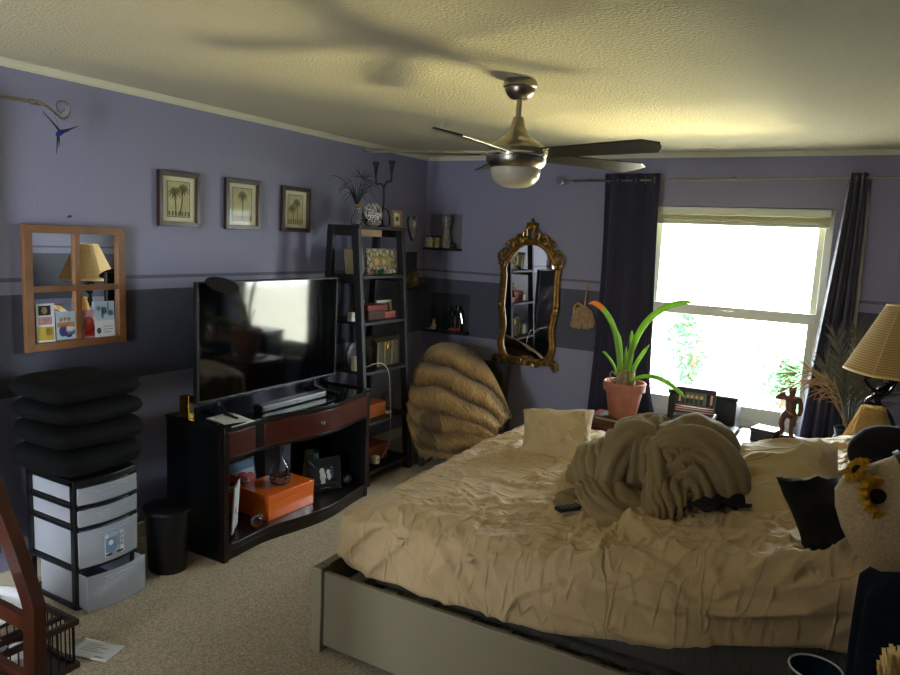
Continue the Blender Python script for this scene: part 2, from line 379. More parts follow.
# ---- outside ----
LAWN = mat('lawn', 'a39c8a', .9, var=(3, .3))
g = G(); g.box(-40, 40, WY+.6, 60, -3.1, -3.0); struct(g, 'ground_outside', LAWN)
LEAF = mat('tree_leaf', '5f9466', .6, var=(4, .3), transl=.3); BARK = mat('bark', '5a4a3a', .9)
def tree(x, y, z0, h, r, n, label, seed):
    rr = random.Random(seed)
    t = T('garden_tree', label, 'tree', (x, y, z0), None)
    g = G(); trunk = bez([(x, y, z0), (x+.1, y, z0+h*.4), (x-.05, y+.1, z0+h*.75), (x, y, z0+h)], 4)
    g.tube(trunk, lambda q: .16*(1-q)+.03, 8)
    for k in range(14):
        a = rr.uniform(0, 6.28); q = rr.uniform(.35, .9); b = Vector((x, y, z0+h*q)); e = b+Vector((math.cos(a)*r*.8, math.sin(a)*r*.8, rr.uniform(.2, .9)))
        g.tube([b, (b+e)/2+Vector((0, 0, .15)), e], [.05, .03, .01], 5)
    g.build('trunk', BARK, t)
    g = G()
    cl = [Vector((rr.gauss(0, 1)*r*.45, rr.gauss(0, 1)*r*.45, h*.72+rr.gauss(0, 1)*h*.16)) for _ in range(26)]
    for k in range(n):
        c = rr.choice(cl)+Vector((rr.gauss(0, .22), rr.gauss(0, .22), rr.gauss(0, .22)))*r*.7+Vector((x, y, z0))
        u = Vector((rr.uniform(-1, 1), rr.uniform(-1, 1), rr.uniform(-1, 1))).normalized(); v = u.orthogonal().normalized(); s_ = rr.uniform(.05, .1)
        g.add([c-u*s_, c-v*s_*.5, c+u*s_, c+v*s_*.5], [(0, 1, 2, 3)])
    g.build('foliage', LEAF, t, smooth=False, recalc=False)
tree(-2.9, 15.5, -3, 3.3, .75, 2200, 'leafy green tree outside, seen faintly through the left of the lower window pane', 3)
tree(-1.15, 17.2, -3, 2.7, .95, 2200, 'leafy green tree outside, seen faintly low in the middle of the window', 5)
# ================= large furniture =================
# ---- bed frame ----
bed = T('bed_frame', 'white painted board bed frame with slats under the unmade bed', 'bed', (-1.8, 2.2, 0))
g = G(); g.box(-1.79, .28, 2.205, 2.228, .03, .355); g.build('side_rail', WHITEBED, bed, smooth=False, bevel=.003)
g = G(); g.box(-1.79, .28, 4.12, 4.143, .03, .355); g.build('side_rail', WHITEBED, bed, smooth=False, bevel=.003)
for y in (2.20, 4.10):
    g = G(); g.box(-1.84, -1.792, y-.012, y+.05, 0, .372); g.build('post', WHITEBED, bed, smooth=False, bevel=.003)
g = G(); g.box(-1.84, -1.80, 2.25, 4.10, .05, .372); g.build('footboard', WHITEBED, bed, smooth=False, bevel=.003)
g = G(); g.box(.28, .33, 2.19, 4.12, 0, .92); g.build('headboard', WHITEBED, bed, smooth=False, bevel=.006)
g = G(); g.box(-1.79, .28, 2.23, 2.26, .27, .30); g.build('slat_support', mat('black_rail', '101010', .5), bed, smooth=False)
for k in range(12):
    x = -1.72+k*.17; g = G(); g.box(x, x+.07, 2.24, 4.11, .30, .318); g.build('slat', mat('grey_slat', '8d8a80', .6), bed, smooth=False, bevel=.002)
for x, y, z in ((-1.825, 2.235, .3715), (-1.806, 2.235, .3715), (-1.66, 2.2165, .3548), (-1.1, 2.2165, .3548), (-.6, 2.2165, .3548)):
    g = G(); g.cyl((x, y, z), (x, y, z+.0015), .004, seg=8); g.build('screw_hole', mat('dark_hole', '050505', .8), bed)
# ---- lifting base under the mattress (raised at the head) ----
def rise(x):
    return .28*max(0, x+.85)**1.2
ba = bed
g = G(); g.box(-1.60, .25, 2.30, 4.04, .32, .352); g.build('base_box', mat('grey_ribbed_fabric', '5c5a57', .9, bump=(160, .8), aniso=(1, 1, .1)), ba, smooth=False, bevel=.01)
def slab(x0, x1, y0, y1, zt, zb, n=24):
    g = G(); vs = []
    for i in range(n+1):
        x = x0+(x1-x0)*i/n; r = rise(x)
        vs += [(x, y0, zb+r), (x, y1, zb+r), (x, y1, zt+r), (x, y0, zt+r)]
    fs = [(0, 1, 2, 3), tuple(4*n+k for k in (3, 2, 1, 0))]
    for i in range(n):
        for k in range(4): fs.append((4*i+k, 4*i+(k+1) % 4, 4*i+4+(k+1) % 4, 4*i+4+k))
    g.add(vs, fs); return g
g = G(); vs = []; n = 24
for i in range(n+1):
    x = -.95+1.19*i/n; vs += [(x, 2.33, .353), (x, 2.33, .357+rise(x)), (x, 3.98, .357+rise(x)), (x, 3.98, .353)]
g.add(vs, [(0, 1, 2, 3), tuple(4*n+k for k in (3, 2, 1, 0))]+[(4*i+k, 4*i+(k+1) % 4, 4*i+4+(k+1) % 4, 4*i+4+k) for i in range(n) for k in range(4)])
g.build('lifting_section', MATS['grey_ribbed_fabric'], ba, smooth=False)
# ---- mattress with its rumpled fitted sheet ----
MX0, MX1, MY0, MY1, MZ0, MZ1 = -1.735, .24, 2.24, 4.06, .36, .672
def ridge(v, s): return (1-abs(v)*3.2)**1.7 if abs(v) < .3125 else 0
def wrinkle(p):
    x, y, z = p
    wx = x+.16*N((x, y, 0), 1.7, 3); wy = y+.16*N((x, y, 0), 1.7, 9)
    a = ridge(N((wx*2.2+wy*1.6, wy*6.5-wx*3.2, 0), 1, 1), 0)
    b = ridge(N((wx*7.5+wy*2, wy*3.0-wx*1.2, 0), 1, 17), 0)
    c = ridge(N((wx*15, wy*13, 0), 1, 31), 0)
    am = (.35+.65*smooth01((x-MX0)/.7))*(.55+.45*smooth01((MY1-y)/.5))*(.70+.85*smooth01(.5+N((x, y, 0), 1.3, 40)*1.3))
    return (.020*a+.017*b+.011*c)*am+.012*N((x, y, 0), 3.0, 50)
def swag(x, yy):
    d = math.hypot((x+.10)*.85, yy-2.78)+.05*N((x, yy, 0), 2.0, 71); m_ = smooth01((d-.16)/.1)*smooth01((.72-d)/.15)*smooth01((x+.80)/.25)*smooth01((2.78-yy)/.15)
    return .030*m_*(1-abs(math.sin(d*19))**.7)
def sidefold(p):
    x, y, z = p
    s_ = x if abs(y-MY0) < .12 or abs(y-MY1) < .12 else y
    q = z+.35*math.sin(s_*2.1+1)
    a = ridge(N((s_*5.5+q*4.6, q*1.3, 0), 1, 5), 0); b = ridge(N((s_*3.2-q*5.5, q*1.6, 0), 1, 25), 0)
    return .019*a+.022*b+.006*ridge(N((s_*12+q*8, q*5, 0), 1, 45), 0)+.014*N((s_*2, z*2, 0), 1, 60)
def mattress_mesh():
    g = G(); sp = .0095; r = .085
    def face(o, u, v, nu, nv):
        vs = [(o[0]+u[0]*i/nu+v[0]*j/nv, o[1]+u[1]*i/nu+v[1]*j/nv, o[2]+u[2]*i/nu+v[2]*j/nv) for j in range(nv+1) for i in range(nu+1)]
        g.add(vs, [(j*(nu+1)+i, j*(nu+1)+i+1, (j+1)*(nu+1)+i+1, (j+1)*(nu+1)+i) for j in range(nv) for i in range(nu)])
    LX, LY, LZ = MX1-MX0, MY1-MY0, MZ1-MZ0
    nx, ny, nz = int(LX/sp), int(LY/sp), int(LZ/sp)
    face((MX0, MY0, MZ1), (LX, 0, 0), (0, LY, 0), nx, ny)
    face((MX0, MY0, MZ0), (LX, 0, 0), (0, LY, 0), nx, ny)
    face((MX0, MY0, MZ0), (LX, 0, 0), (0, 0, LZ), nx, nz); face((MX0, MY1, MZ0), (LX, 0, 0), (0, 0, LZ), nx, nz)
    face((MX0, MY0, MZ0), (0, LY, 0), (0, 0, LZ), ny, nz); face((MX1, MY0, MZ0), (0, LY, 0), (0, 0, LZ), ny, nz)
    out = []
    for p in g.v:
        rr = Vector((min(max(p.x, MX0+r), MX1-r), min(max(p.y, MY0+r), MY1-r), min(max(p.z, MZ0+.05), MZ1-.055)))
        d = p-rr
        d2 = Vector((d.x/r, d.y/r, d.z/.055 if d.z > 0 else d.z/.05))
        n = d2.normalized() if d2.length > 1e-6 else Vector((0, 0, 1))
        q = rr+Vector((n.x*r, n.y*r, n.z*(.055 if d.z > 0 else .05)))
        top = smooth01(n.z*1.3); side = 1-top
        if n.z < -.3: h = 0
        else: h = top*wrinkle(q)+side*sidefold(q)
        # belly of the sheet along the side
        if side > .5 and n.z > -.3:
            zz = (q.z-MZ0)/(MZ1-MZ0); h += .02*math.sin(PI*zz)
        if q.y < 2.9 and n.z > -.3: h += swag(q.x, q.y-(MZ1-q.z)*1.0)
        q = q+n*h
        q.z += rise(q.x)-.05*smooth01((q.x+.75)/.5)*smooth01((q.z-MZ0-.05)/.2)
        # corner dips a little at the foot
        q.z -= .035*smooth01((MX0+.30-q.x)/.30)*smooth01((q.z-MZ0)/.2)
        out.append(q)
    g.v = out; return g
mtr = mattress_mesh().build('mattress', SHEET, smooth=True, ang=None, label='thick mattress under a rumpled cream fitted sheet, raised at the head end', cat='mattress')
me = mtr.data
import bmesh
bm = bmesh.new(); bm.from_mesh(me); bmesh.ops.remove_doubles(bm, verts=bm.verts, dist=.0008); bmesh.ops.recalc_face_normals(bm, faces=bm.faces)
for f in bm.faces: f.smooth = True
bm.to_mesh(me); bm.free()

# ---- pillows ----
def pillow(name, c, size, rot, m_, label, seed=1, cat='pillow', wr=.014, n=64, pinch=.86, **k):
    sx, sy, sz = size; M = rot if isinstance(rot, Matrix) else Euler([R_(a) for a in rot]).to_matrix().to_4x4(); g = G()
    def pt(u, v, sgn):
        a = 2*u-1; b = 2*v-1
        e = max(0, (1-abs(a)**3.2)*(1-abs(b)**3.2))
        h = e**.55
        sq = 1-.10*(1-abs(b)**2)*abs(a)**4; sq2 = 1-.10*(1-abs(a)**2)*abs(b)**4
        x = a*sx/2*(sq if True else 1); y = b*sy/2*sq2
        d = ridge(N((x*7+seed, y*7, sgn), 1, seed), 0)*wr*1.1*min(1, h*3)+wr*1.2*N((x*3, y*3, sgn*2), 1, seed+5)*h
        # radial creases from corners
        ang = math.atan2(abs(b)-1.1, abs(a)-1.1); d += wr*.8*math.sin(ang*18+seed)*(abs(a*b)**1.5)*h
        return Vector((x, y, sgn*(h*sz/2+d)))
    for sg in (1, -1): g.grid(lambda u, v: pt(u, v, sg), n, n)
    # sharing the rim: weld
    o_ = Vector(c); g.v = [M @ v+o_ for v in g.v]
    ob = g.build(name, m_, smooth=True, ang=None, label=label, cat=cat, **k)
    bm = bmesh.new(); bm.from_mesh(ob.data); bmesh.ops.remove_doubles(bm, verts=bm.verts, dist=.003); bmesh.ops.recalc_face_normals(bm, faces=bm.faces)
    for f in bm.faces: f.smooth = True
    bm.to_mesh(ob.data); bm.free(); return ob
pillow('pillow', (-1.27, 3.42, .745), (.38, .36, .15), (46, -6, 14), PILLOW, 'small cream pillow propped at the far left edge of the bed beside the blanket heap', 2)
pillow('pillow', (-.16, 3.04, .80), (.44, .64, .29), (20, -12, 6), PILLOW, 'plump cream pillow between the blanket heap and the black cushion', 5)
pillow('pillow', (.12, 3.25, .87), (.26, .60, .13), (0, -38, 0), PILLOW, 'cream pillow mostly hidden behind the plump one beside the straw hat', 8)
cu = Vector((.14, -.27, -.19)).normalized(); cv = Vector((.8, .35, .10)); cv = (cv-cu*cv.dot(cu)).normalized(); cw = cu.cross(cv)
pillow('cushion', (.012, 2.47, .915), (.40, .23, .09), Matrix((cu, cv, cw)).transposed().to_4x4(), DARKCLOTH, 'flat black cloth cushion lying on the pillows beneath the straw hat', 9, cat='cushion', pinch=.6)
# pale piping edge of black cushion

# ---- blanket heap ----
def lobe(g, c, r, rot, axis, amp, freq, seed, spiral=False, n=150, cen=(0, 0)):
    M = Euler([R_(a) for a in rot]).to_matrix().to_4x4()
    def disp(nv):
        w_ = N(nv, 1.7, seed)*1.1+.3*N(nv, 4, seed+9)
        if spiral:
            a = Vector(axis); u = a.orthogonal().normalized(); v = a.cross(u)
            x = nv.dot(u)-cen[0]; y = nv.dot(v)-cen[1]
            ph = freq*math.hypot(x, y)*1.0+math.atan2(y, x)*1.0+w_*2.2
        else: ph = freq*nv.dot(Vector(axis))+w_*2.6
        return 1+amp*(abs(math.sin(ph))**.75-.5)+.10*N(nv, 1.3, seed+3)
    g.ball(c, r, n, M, disp)
bl = G()
lobe(bl, (-.56, 3.36, .875), (.25, .24, .235), (0, 0, 0), (.25, -.95, .15), 0.127, 12.1, 3, True, cen=(.15, .0))
lobe(bl, (-.80, 3.42, .88), (.24, .22, .20), (0, 10, 0), (.85, -.2, .35), 0.144, 11.4, 11)
lobe(bl, (-.58, 3.36, .96), (.20, .20, .11), (0, 16, 0), (.5, .3, .8), 0.186, 11.4, 15)
lobe(bl, (-.98, 3.40, .78), (.22, .20, .16), (0, 25, 0), (.7, 0, .7), 0.144, 12.8, 21)
lobe(bl, (-.84, 3.14, .735), (.27, .15, .105), (0, 12, -22), (.15, .6, .9), 0.169, 12.8, 27)
lobe(bl, (-.62, 3.16, .78), (.13, .15, .15), (0, 0, 10), (.95, .1, .25), 0.169, 11.4, 33)
lobe(bl, (-1.12, 3.55, .73), (.17, .2, .09), (0, 8, 0), (.7, .5, .5), 0.169, 11.4, 37)
lobe(bl, (-1.06, 3.20, .70), (.14, .14, .06), (0, 10, 30), (.5, .8, .2), 0.186, 11.4, 41)
# sweeping pleated rolls over the top
def pleat(g, pts, r, k=5, amp=.22, seed=0, seg=40):
    g.tube(bez(pts, 14), r, seg, sec=lambda th, t: 1+amp*(abs(math.sin(th*k/2+1.2*math.sin(t*5+seed)+seed))**.6-.5))
pleat(bl, [(-.93, 3.18, .73), (-.93, 3.22, .88), (-.88, 3.30, 1.0), (-.76, 3.33, 1.0), (-.70, 3.26, .93), (-.70, 3.18, .82)], lambda t: .062*(.6+.6*math.sin(PI*min(1, t+.12))), 6, .3, 1)
pleat(bl, [(-.74, 3.22, .96), (-.64, 3.24, 1.03), (-.50, 3.28, 1.03), (-.38, 3.28, .95), (-.34, 3.27, .84), (-.40, 3.2, .76), (-.5, 3.16, .73)], lambda t: .068*(.65+.5*math.sin(PI*t)), 6, .3, 2)
pleat(bl, [(-1.08, 3.24, .74), (-.97, 3.10, .76), (-.84, 3.02, .74), (-.72, 3.0, .72), (-.66, 3.06, .72)], lambda t: .058*(.6+.55*math.sin(PI*t)), 6, .3, 3)
pleat(bl, [(-.70, 3.22, 1.0), (-.67, 3.14, .92), (-.655, 3.08, .82), (-.64, 3.05, .73)], lambda t: .05, 5, .3, 5)
for p in bl.v:
    p.x = -.60+(p.x+.68)*.80; p.y -= .40; p.z -= .045
    p.z = max(p.z, .66+rise(p.x)*.75)
bl.build('blanket', PLUSH, smooth=True, ang=None, recalc=True, label='crumpled heap of soft taupe plush blanket in the middle of the bed', cat='blanket')
# dark garment peeking from under the blanket
g = G()
g.grid(lambda u, v: Vector((-.48+.24*u-.02*v, 2.86-.22*v+.10*u+.02*math.sin(u*9), .705+rise(-.42+.2*u)*.8+.035*math.sin(PI*u)*(1-v*.6)+.012*math.sin(u*14+v*5)+.008*N((u*6, v*6, 0), 1, 3))), 24, 16)
g.build('dark_garment', mat('charcoal_cloth', '17181c', .9), solid=.008, label='charcoal garment poking out from under the right side of the blanket heap', cat='clothing')
# remote
rm = T('remote_control', 'black television remote lying on the rumpled sheet', 'remote control', (-.95, 2.68, .69))
M = rotm(0, 0, 58, (-.885, 2.64, .706))
g = G(); g.box(-.085, .085, -.022, .022, 0, .016, M=M); g.build('body', BLACKPLASTIC, rm, smooth=False, bevel=.005)
for i in range(6):
    for j in range(3):
        g = G(); c = M @ Vector((-.065+.022*i, -.012+.012*j, .016)); g.cyl(c, c+Vector((0, 0, .002)), .0035, seg=8); g.build('button', mat('grey_button', '6a6d72', .5), rm)

# ---- media console ----
con = T('media_console', 'dark wood media console with a glass top, bowed drawer front and open lower shelf', 'cabinet', (-2.93, 3.15, 0))
CY0, CY1, CXB, CXF = 2.535, 3.79, -3.17, -2.73
def bow(y):
    t = (y-CY0)/(CY1-CY0)
    return CXF+.062*math.exp(-((t-.62)/.24)**2)-.018*math.exp(-((t-.24)/.12)**2)-.004
def bowpoly(x0, y0, y1, off=0, n=28): return [(x0, y0)]+[(bow(y0+(y1-y0)*i/n)+off, y0+(y1-y0)*i/n) for i in range(n+1)]+[(x0, y1)]
fz = lambda a, b, d: Vector((a, b, d))
g = G(); g.prism(bowpoly(CXB, CY0-.005, CY1+.005, .012), fz, .706, .728); g.build('top_board', ESPRESSO, con, bevel=.003)
g = G(); g.prism(bowpoly(CXB, CY0-.012, CY1+.012, .018), fz, .7285, .737); g.build('glass_top', mat('smoked_glass_top', '04100f', .04, spec=.6), con, bevel=.002)
for y in (CY0, CY1-.03):
    g = G(); g.box(CXB, CXF-.03, y, y+.03, 0.0, .706); g.build('side_panel', mat('black_green_lacquer', '06090a', .3), con, smooth=False, bevel=.002)
    g = G(); g.box(CXF-.03, CXF+.004, y-.002, y+.032, 0, .706); g.build('corner_post', ESPRESSO, con, smooth=False, bevel=.003)
dr0, dr1 = CY0+.034, CY1-.034; dm = dr0+.235
def drawer(y0, y1, name):
    g = G(); n = 20; pts = [(bow(y0+(y1-y0)*i/n)+.004, y0+(y1-y0)*i/n) for i in range(n+1)]; back = [(a-.02, b) for a, b in pts][::-1]
    g.prism(pts+back, fz, .565, .70); return g.build(name, CHERRY, con, bevel=.003)
drawer(dr0, dm-.035, 'drawer')
d2 = drawer(dm+.035, dr1, 'drawer')
g = G(); g.box(CXF-.02, bow(dm)+.002, dm-.033, dm+.033, .56, .706); g.build('divider_block', ESPRESSO, con, smooth=False, bevel=.002)
kx = bow(3.23)+.006; g = G(); g.tube([(kx, 3.23, .632), (kx+.012, 3.23, .632), (kx+.022, 3.23, .632), (kx+.028, 3.23, .632)], [.005, .004, .011, .005], 12); g.build('knob', CHROME, d2)
g = G(); n = 20
pts = [(bow(dr0+(dr1-dr0)*i/n)+.002, dr0+(dr1-dr0)*i/n) for i in range(n+1)]; g.prism(pts+[(a-.022, b) for a, b in pts][::-1], fz, .545, .563); g.build('front_rail', ESPRESSO, con, bevel=.002)
g = G(); g.prism(bowpoly(CXB, CY0+.03, CY1-.03, -.002), fz, .05, .085); g.build('lower_shelf', ESPRESSO, con, bevel=.003)
g = G(); n = 24; pts = [(bow(CY0+.03+(CY1-CY0-.06)*i/n)-.006, CY0+.03+(CY1-CY0-.06)*i/n) for i in range(n+1)]; g.prism(pts+[(a-.02, b) for a, b in pts][::-1], fz, .0, .05); g.build('plinth', ESPRESSO, con, bevel=.002)
g = G(); g.box(CXB, CXB+.012, 3.27, 3.40, .085, .706); g.box(CXB, CXB+.012, 3.52, CY1-.03, .085, .706); g.box(CXB, CXB+.012, CY0+.03, CY1-.03, .60, .706); g.build('back_panel', ESPRESSO, con, smooth=False)
# ---- television ----
tv = T('television', 'large black flat television standing on the glass-topped console', 'television', (-2.95, 3.13, .737))
g = G(); g.box(-2.985, -2.95, 2.555, 3.70, .815, 1.465); g.build('housing', BLACKPLASTIC, tv, smooth=False, bevel=.006)
g = G(); g.box(-2.9505, -2.949, 2.567, 3.688, .832, 1.455); g.build('screen', mat('tv_screen', '020304', .06, spec=.75), tv, smooth=False)
g = G(); g.box(-2.951, -2.944, 2.555, 3.70, .815, .826); g.build('lower_bezel', mat('bezel', '202226', .25, .5), tv, smooth=False, bevel=.002)
for y, s_ in ((2.72, -1), (3.52, 1)):
    g = G(); g.tube([(-2.967, y, .83), (-2.965, y, .775), (-2.90, y+s_*.015, .746), (-2.80, y+s_*.03, .742)], [.016, .015, .012, .008], 8)
    g.tube([(-2.967, y, .79), (-3.02, y, .75), (-3.08, y+s_*.02, .743)], [.012, .010, .007], 8); g.build('foot', BLACKPLASTIC, tv)
# round black disc on the tv's corner
g = G(); g.lathe([(0, -.006), (.09, -.005), (.10, 0), (.09, .005), (0, .007)], (-2.895, 2.67, 1.452), 28, M=rotm(0, 30, 0) @ Matrix.Diagonal((.75, 1, 1, 1)))
g.tube([(-2.965, 2.63, 1.468), (-2.985, 2.63, 1.45)], .006, 6)
g.build('antenna_disc', BLACKPLASTIC, label='flat black oval disc perched on the top left corner of the television', cat='antenna')
# sheets on console
g = G(); g.grid(lambda u, v: Vector((-2.94+.23*u, 2.60+.16*v-.03*u, .7385+.003*math.sin(u*5)+.002*v)), 10, 6); g.build('paper_sheet', PAPER, solid=.0012, label='white paper sheet lying on the left end of the glass console top', cat='paper')
g = G(); g.box(-2.86, -2.79, 2.86, 3.42, .7375, .78); sb = g.build('soundbar', mat('soundbar_gloss', '06080c', .3), smooth=False, bevel=.01, bseg=3, label='slim glossy black speaker bar in front of the television', cat='speaker')
gb = T('gilt_box', 'small upright shiny gold box at the left end of the console top', 'ornament', (-3.0, 2.53, .737))
M = rotm(0, 0, 12, (-3.03, 2.552, .7375)); g = G(); g.box(-.030, .030, -.022, .022, 0, .12, M=M); g.build('body', BRASS, gb, smooth=False, bevel=.003)
g = G(); g.box(.0302, .032, -.013, .013, .03, .09, M=M); g.build('inlay', mat('dark_inlay', '2a1c0c', .4), gb, smooth=False)

# ---- ladder shelf ----
sf = T('ladder_shelf', 'black ladder shelf unit with six shelves between the television and the corner', 'shelf', (-3.08, 4.2, 0))
SY0, SY1 = 3.91, 4.48
def front(z): return -2.965+.0*z+(1.80-z)*.08-.0
def back(z): return -3.215-(1.80-z)*.04
for y in (SY0, SY1-.035):
    g = G(); yc = y+.0175
    g.bar((front(0)-.02, yc, 0), (front(1.79)-.02, yc, 1.79), .035, .055, up=(1, 0, 0)); g.build('front_leg', BLACKWOOD, sf, smooth=False, bevel=.003)
    g = G(); g.bar((back(0)+.02, yc, 0), (back(1.79)+.02, yc, 1.79), .035, .055, up=(1, 0, 0)); g.build('rear_leg', BLACKWOOD, sf, smooth=False, bevel=.003)
    for z in (1.735, 1.41): g = G(); g.box(back(z)+.03, front(z)-.03, yc-.014, yc+.014, z, z+.05); g.build('cross_rail', BLACKWOOD, sf, smooth=False, bevel=.002)
SHZ = [1.79, 1.45, 1.13, .785, .425, .09]
for z in SHZ:
    g = G(); y0, y1 = (SY0-.002, SY1+.002) if z > 1.7 else (SY0+.03, SY1-.03)
    g.box(back(z)-.004, front(z)+.012 if z < 1.7 else front(z)+.02, y0, y1, z-.005, z+.018); g.build('shelf_board', BLACKWOOD, sf, smooth=False, bevel=.003)
g = G(); g.box(front(1.76)-.025, front(1.76)-.012, SY0+.035, SY0+.30, 1.735, 1.783); g.build('wooden_tag', mat('pale_wood_plate', '9a7c50', .5, var=(20, .2)), sf, smooth=False)
# ================= ceiling fan =================
FX, FY = -1.36, 2.92
fan = T('ceiling_fan', 'brushed nickel ceiling fan with five dark blades and a frosted bowl light', 'ceiling fan', (FX, FY, CZ))
g = G(); g.lathe([(0, 2.44), (.068, 2.44), (.074, 2.425), (.074, 2.41), (.066, 2.405), (.066, 2.395), (.055, 2.375), (.04, 2.362), (.018, 2.358), (0, 2.358)], (FX, FY, 0), 32); g.build('canopy', NICKEL, fan)
g = G(); g.cyl((FX, FY, 2.27), (FX, FY, 2.36), .0125, seg=14); g.build('downrod', NICKEL, fan)
g = G(); g.lathe([(0, 2.285), (.022, 2.285), (.026, 2.265), (.034, 2.24), (.052, 2.21), (.085, 2.185), (.118, 2.165), (.13, 2.15), (.13, 2.13)], (FX, FY, 0), 40)
g.lathe([(.128, 2.128), (.128, 2.115), (.132, 2.112), (.132, 2.095), (.122, 2.078), (.108, 2.066), (0, 2.066)], (FX, FY, 0), 40); g.build('motor_housing', NICKEL, fan)
g = G()
g.lathe([(.131, 2.131), (.1335, 2.125), (.1335, 2.119), (.131, 2.113)], (FX, FY, 0), 40); g.build('trim_ring', CHROME, fan)
g = G(); g.lathe([(.110, 2.066), (.110, 2.05), (.104, 2.025), (.085, 2.002), (.055, 1.988), (.02, 1.983), (0, 1.983)], (FX, FY, 0), 36); g.build('light_bowl', mat('frosted_bowl', 'c9c4b4', .3, transl=.25), fan)
BLADE = mat('dark_blade', '17160f', .3, var=(10, .25), aniso=(1, 1, 1), bump=(30, .1))
for k in range(5):
    a = 56+72*k; M = rotm(0, 0, a, (FX, FY, 2.128)) @ rotm(-13, 0, 0)
    g = G(); pr = []
    for i in range(15):
        t_ = i/14; x = .15+.54*t_; wv = .052+.016*t_-.0; wv *= (1-.0*t_); wl = wv*(1 if t_ < .93 else math.sqrt(max(.02, 1-((t_-.93)/.075)**2)))
        pr.append((x, wl, t_))
    top = [(x, w_+.004) for x, w_, t_ in pr]; bot = [(x+(.018 if i == 14 else 0), -w_*.92) for i, (x, w_, t_) in enumerate(pr)]
    g.prism(top+bot[::-1], lambda p, q, d: M @ Vector((p, q, d)), -.003, .003)
    b = g.build('blade', BLADE, fan, smooth=False, bevel=.0015)
    g = G(); M2 = M
    g.prism([(.10, .022), (.15, .03), (.22, .028), (.235, .018), (.235, -.018), (.22, -.028), (.15, -.03), (.10, -.022)], lambda p, q, d: M2 @ Vector((p, q, d)), .0035, .007); g.build('blade_iron', NICKEL, b, smooth=False)

# ================= curtains and rods =================
def finial(g, c, d, s=1.0):
    """c end of rod, d +-1 along the rod axis; returns scroll points"""
    return
rod = T('curtain_rod', 'long thin pewter curtain rod with scrolled end across the window wall', 'curtain rod', (-.9, 5.32, 2.25))
RYY = 5.32
def rz(x): return 2.228+.016*(x+2.0)*.9
g = G(); g.tube([(-1.98, RYY, rz(-1.98)), (.6, RYY, rz(.6))], .0075, 8); g.build('pole', NICKEL, rod)
g = G(); pts = [(-1.98, RYY, rz(-1.98)), (-2.02, RYY, 2.226), (-2.05, RYY, 2.232)]
for k in range(22):
    a = 1.2+k*.42; r_ = .044-.0016*k; pts.append((-2.092+r_*math.cos(a), RYY, 2.226+r_*math.sin(a)*.9))
g.tube(bez(pts[:3], 4)[:-1]+[Vector(p) for p in pts[3:]], .0045, 6); g.ball((-1.985, RYY, rz(-1.985)), .014, 10); g.build('scroll_finial', NICKEL, rod)
for x in (-1.85, -.82, .3):
    g = G(); g.tube([(x, WY-.001, rz(x)+.02), (x, RYY+.01, rz(x)+.02), (x, RYY, rz(x)+.008), (x, RYY-.012, rz(x)-.002), (x, RYY, rz(x)-.012)], .0045, 6); g.cyl((x, WY, rz(x)+.02), (x, WY-.006, rz(x)+.02), .018); g.build('bracket', NICKEL, rod)
def curtain(name, label, tl, tr, path, nf, amp, zb, ph=0, nu=150, nv=50):
    t = T(name, label, 'curtain', ((tl+tr)/2, 5.32, zb))
    g = G()
    def f(u, v):
        z = 2.285-(2.285-zb)*v; l, r = path(v)
        am = amp*(1-.25*v)*(1+.25*math.sin(u*11+v*3)); x = l+(r-l)*(u+.012*math.sin(u*nf*2*PI*2))
        y = 5.32+am*math.sin(u*nf*2*PI+ph+.35*math.sin(v*2.5+u*4))+.012*N((u*3, v*2, 0), 1, ph+4)+.02*v
        return Vector((x, min(y, 5.395), z))
    g.grid(f, nu, nv); g.build('cloth', CURTAIN, t, solid=.003, recalc=False, ang=None)
    for k in range(int(nf*2)):
        u = (k+.5)/(nf*2); p = f(u, .025); gx = p.x
        g = G(); g.tube([(gx+.004*math.cos(a)*0, 5.32+.026*math.cos(a), rz(gx)+.026*math.sin(a)) for a in [2*PI*i/16 for i in range(16)]], .003, 6, closed=True); g.build('grommet', NICKEL, t)
    return t
curtain('curtain', 'dark navy curtain panel hanging straight at the left of the window behind the potted plant', -1.735, -1.325,
        lambda v: (-1.735-.005*v+.02*math.sin(v*4), -1.325+.045*smooth01(v*1.3)+.12*smooth01((v-.72)/.28)), 3, .020, .22)
curtain('curtain', 'dark navy curtain panel gathered tightly and swept sideways at the right of the window', -.125, -.02,
        lambda v: (-.125-.10*v-.05*smooth01(v), -.02+.0*v+.03*v), 3, .034, .25, 2.0)
g = G(); g.grid(lambda u, v: Vector((-.035+.03*u+.055*v+.004*math.sin(v*9), 5.385+.006*math.sin(u*6), 2.18-1.75*v)), 6, 30)
g.build('curtain_lining', mat('pale_lining', 'a5a192', .85), solid=.002, label='narrow pale lining strip hanging along the right edge of the gathered curtain', cat='curtain lining')
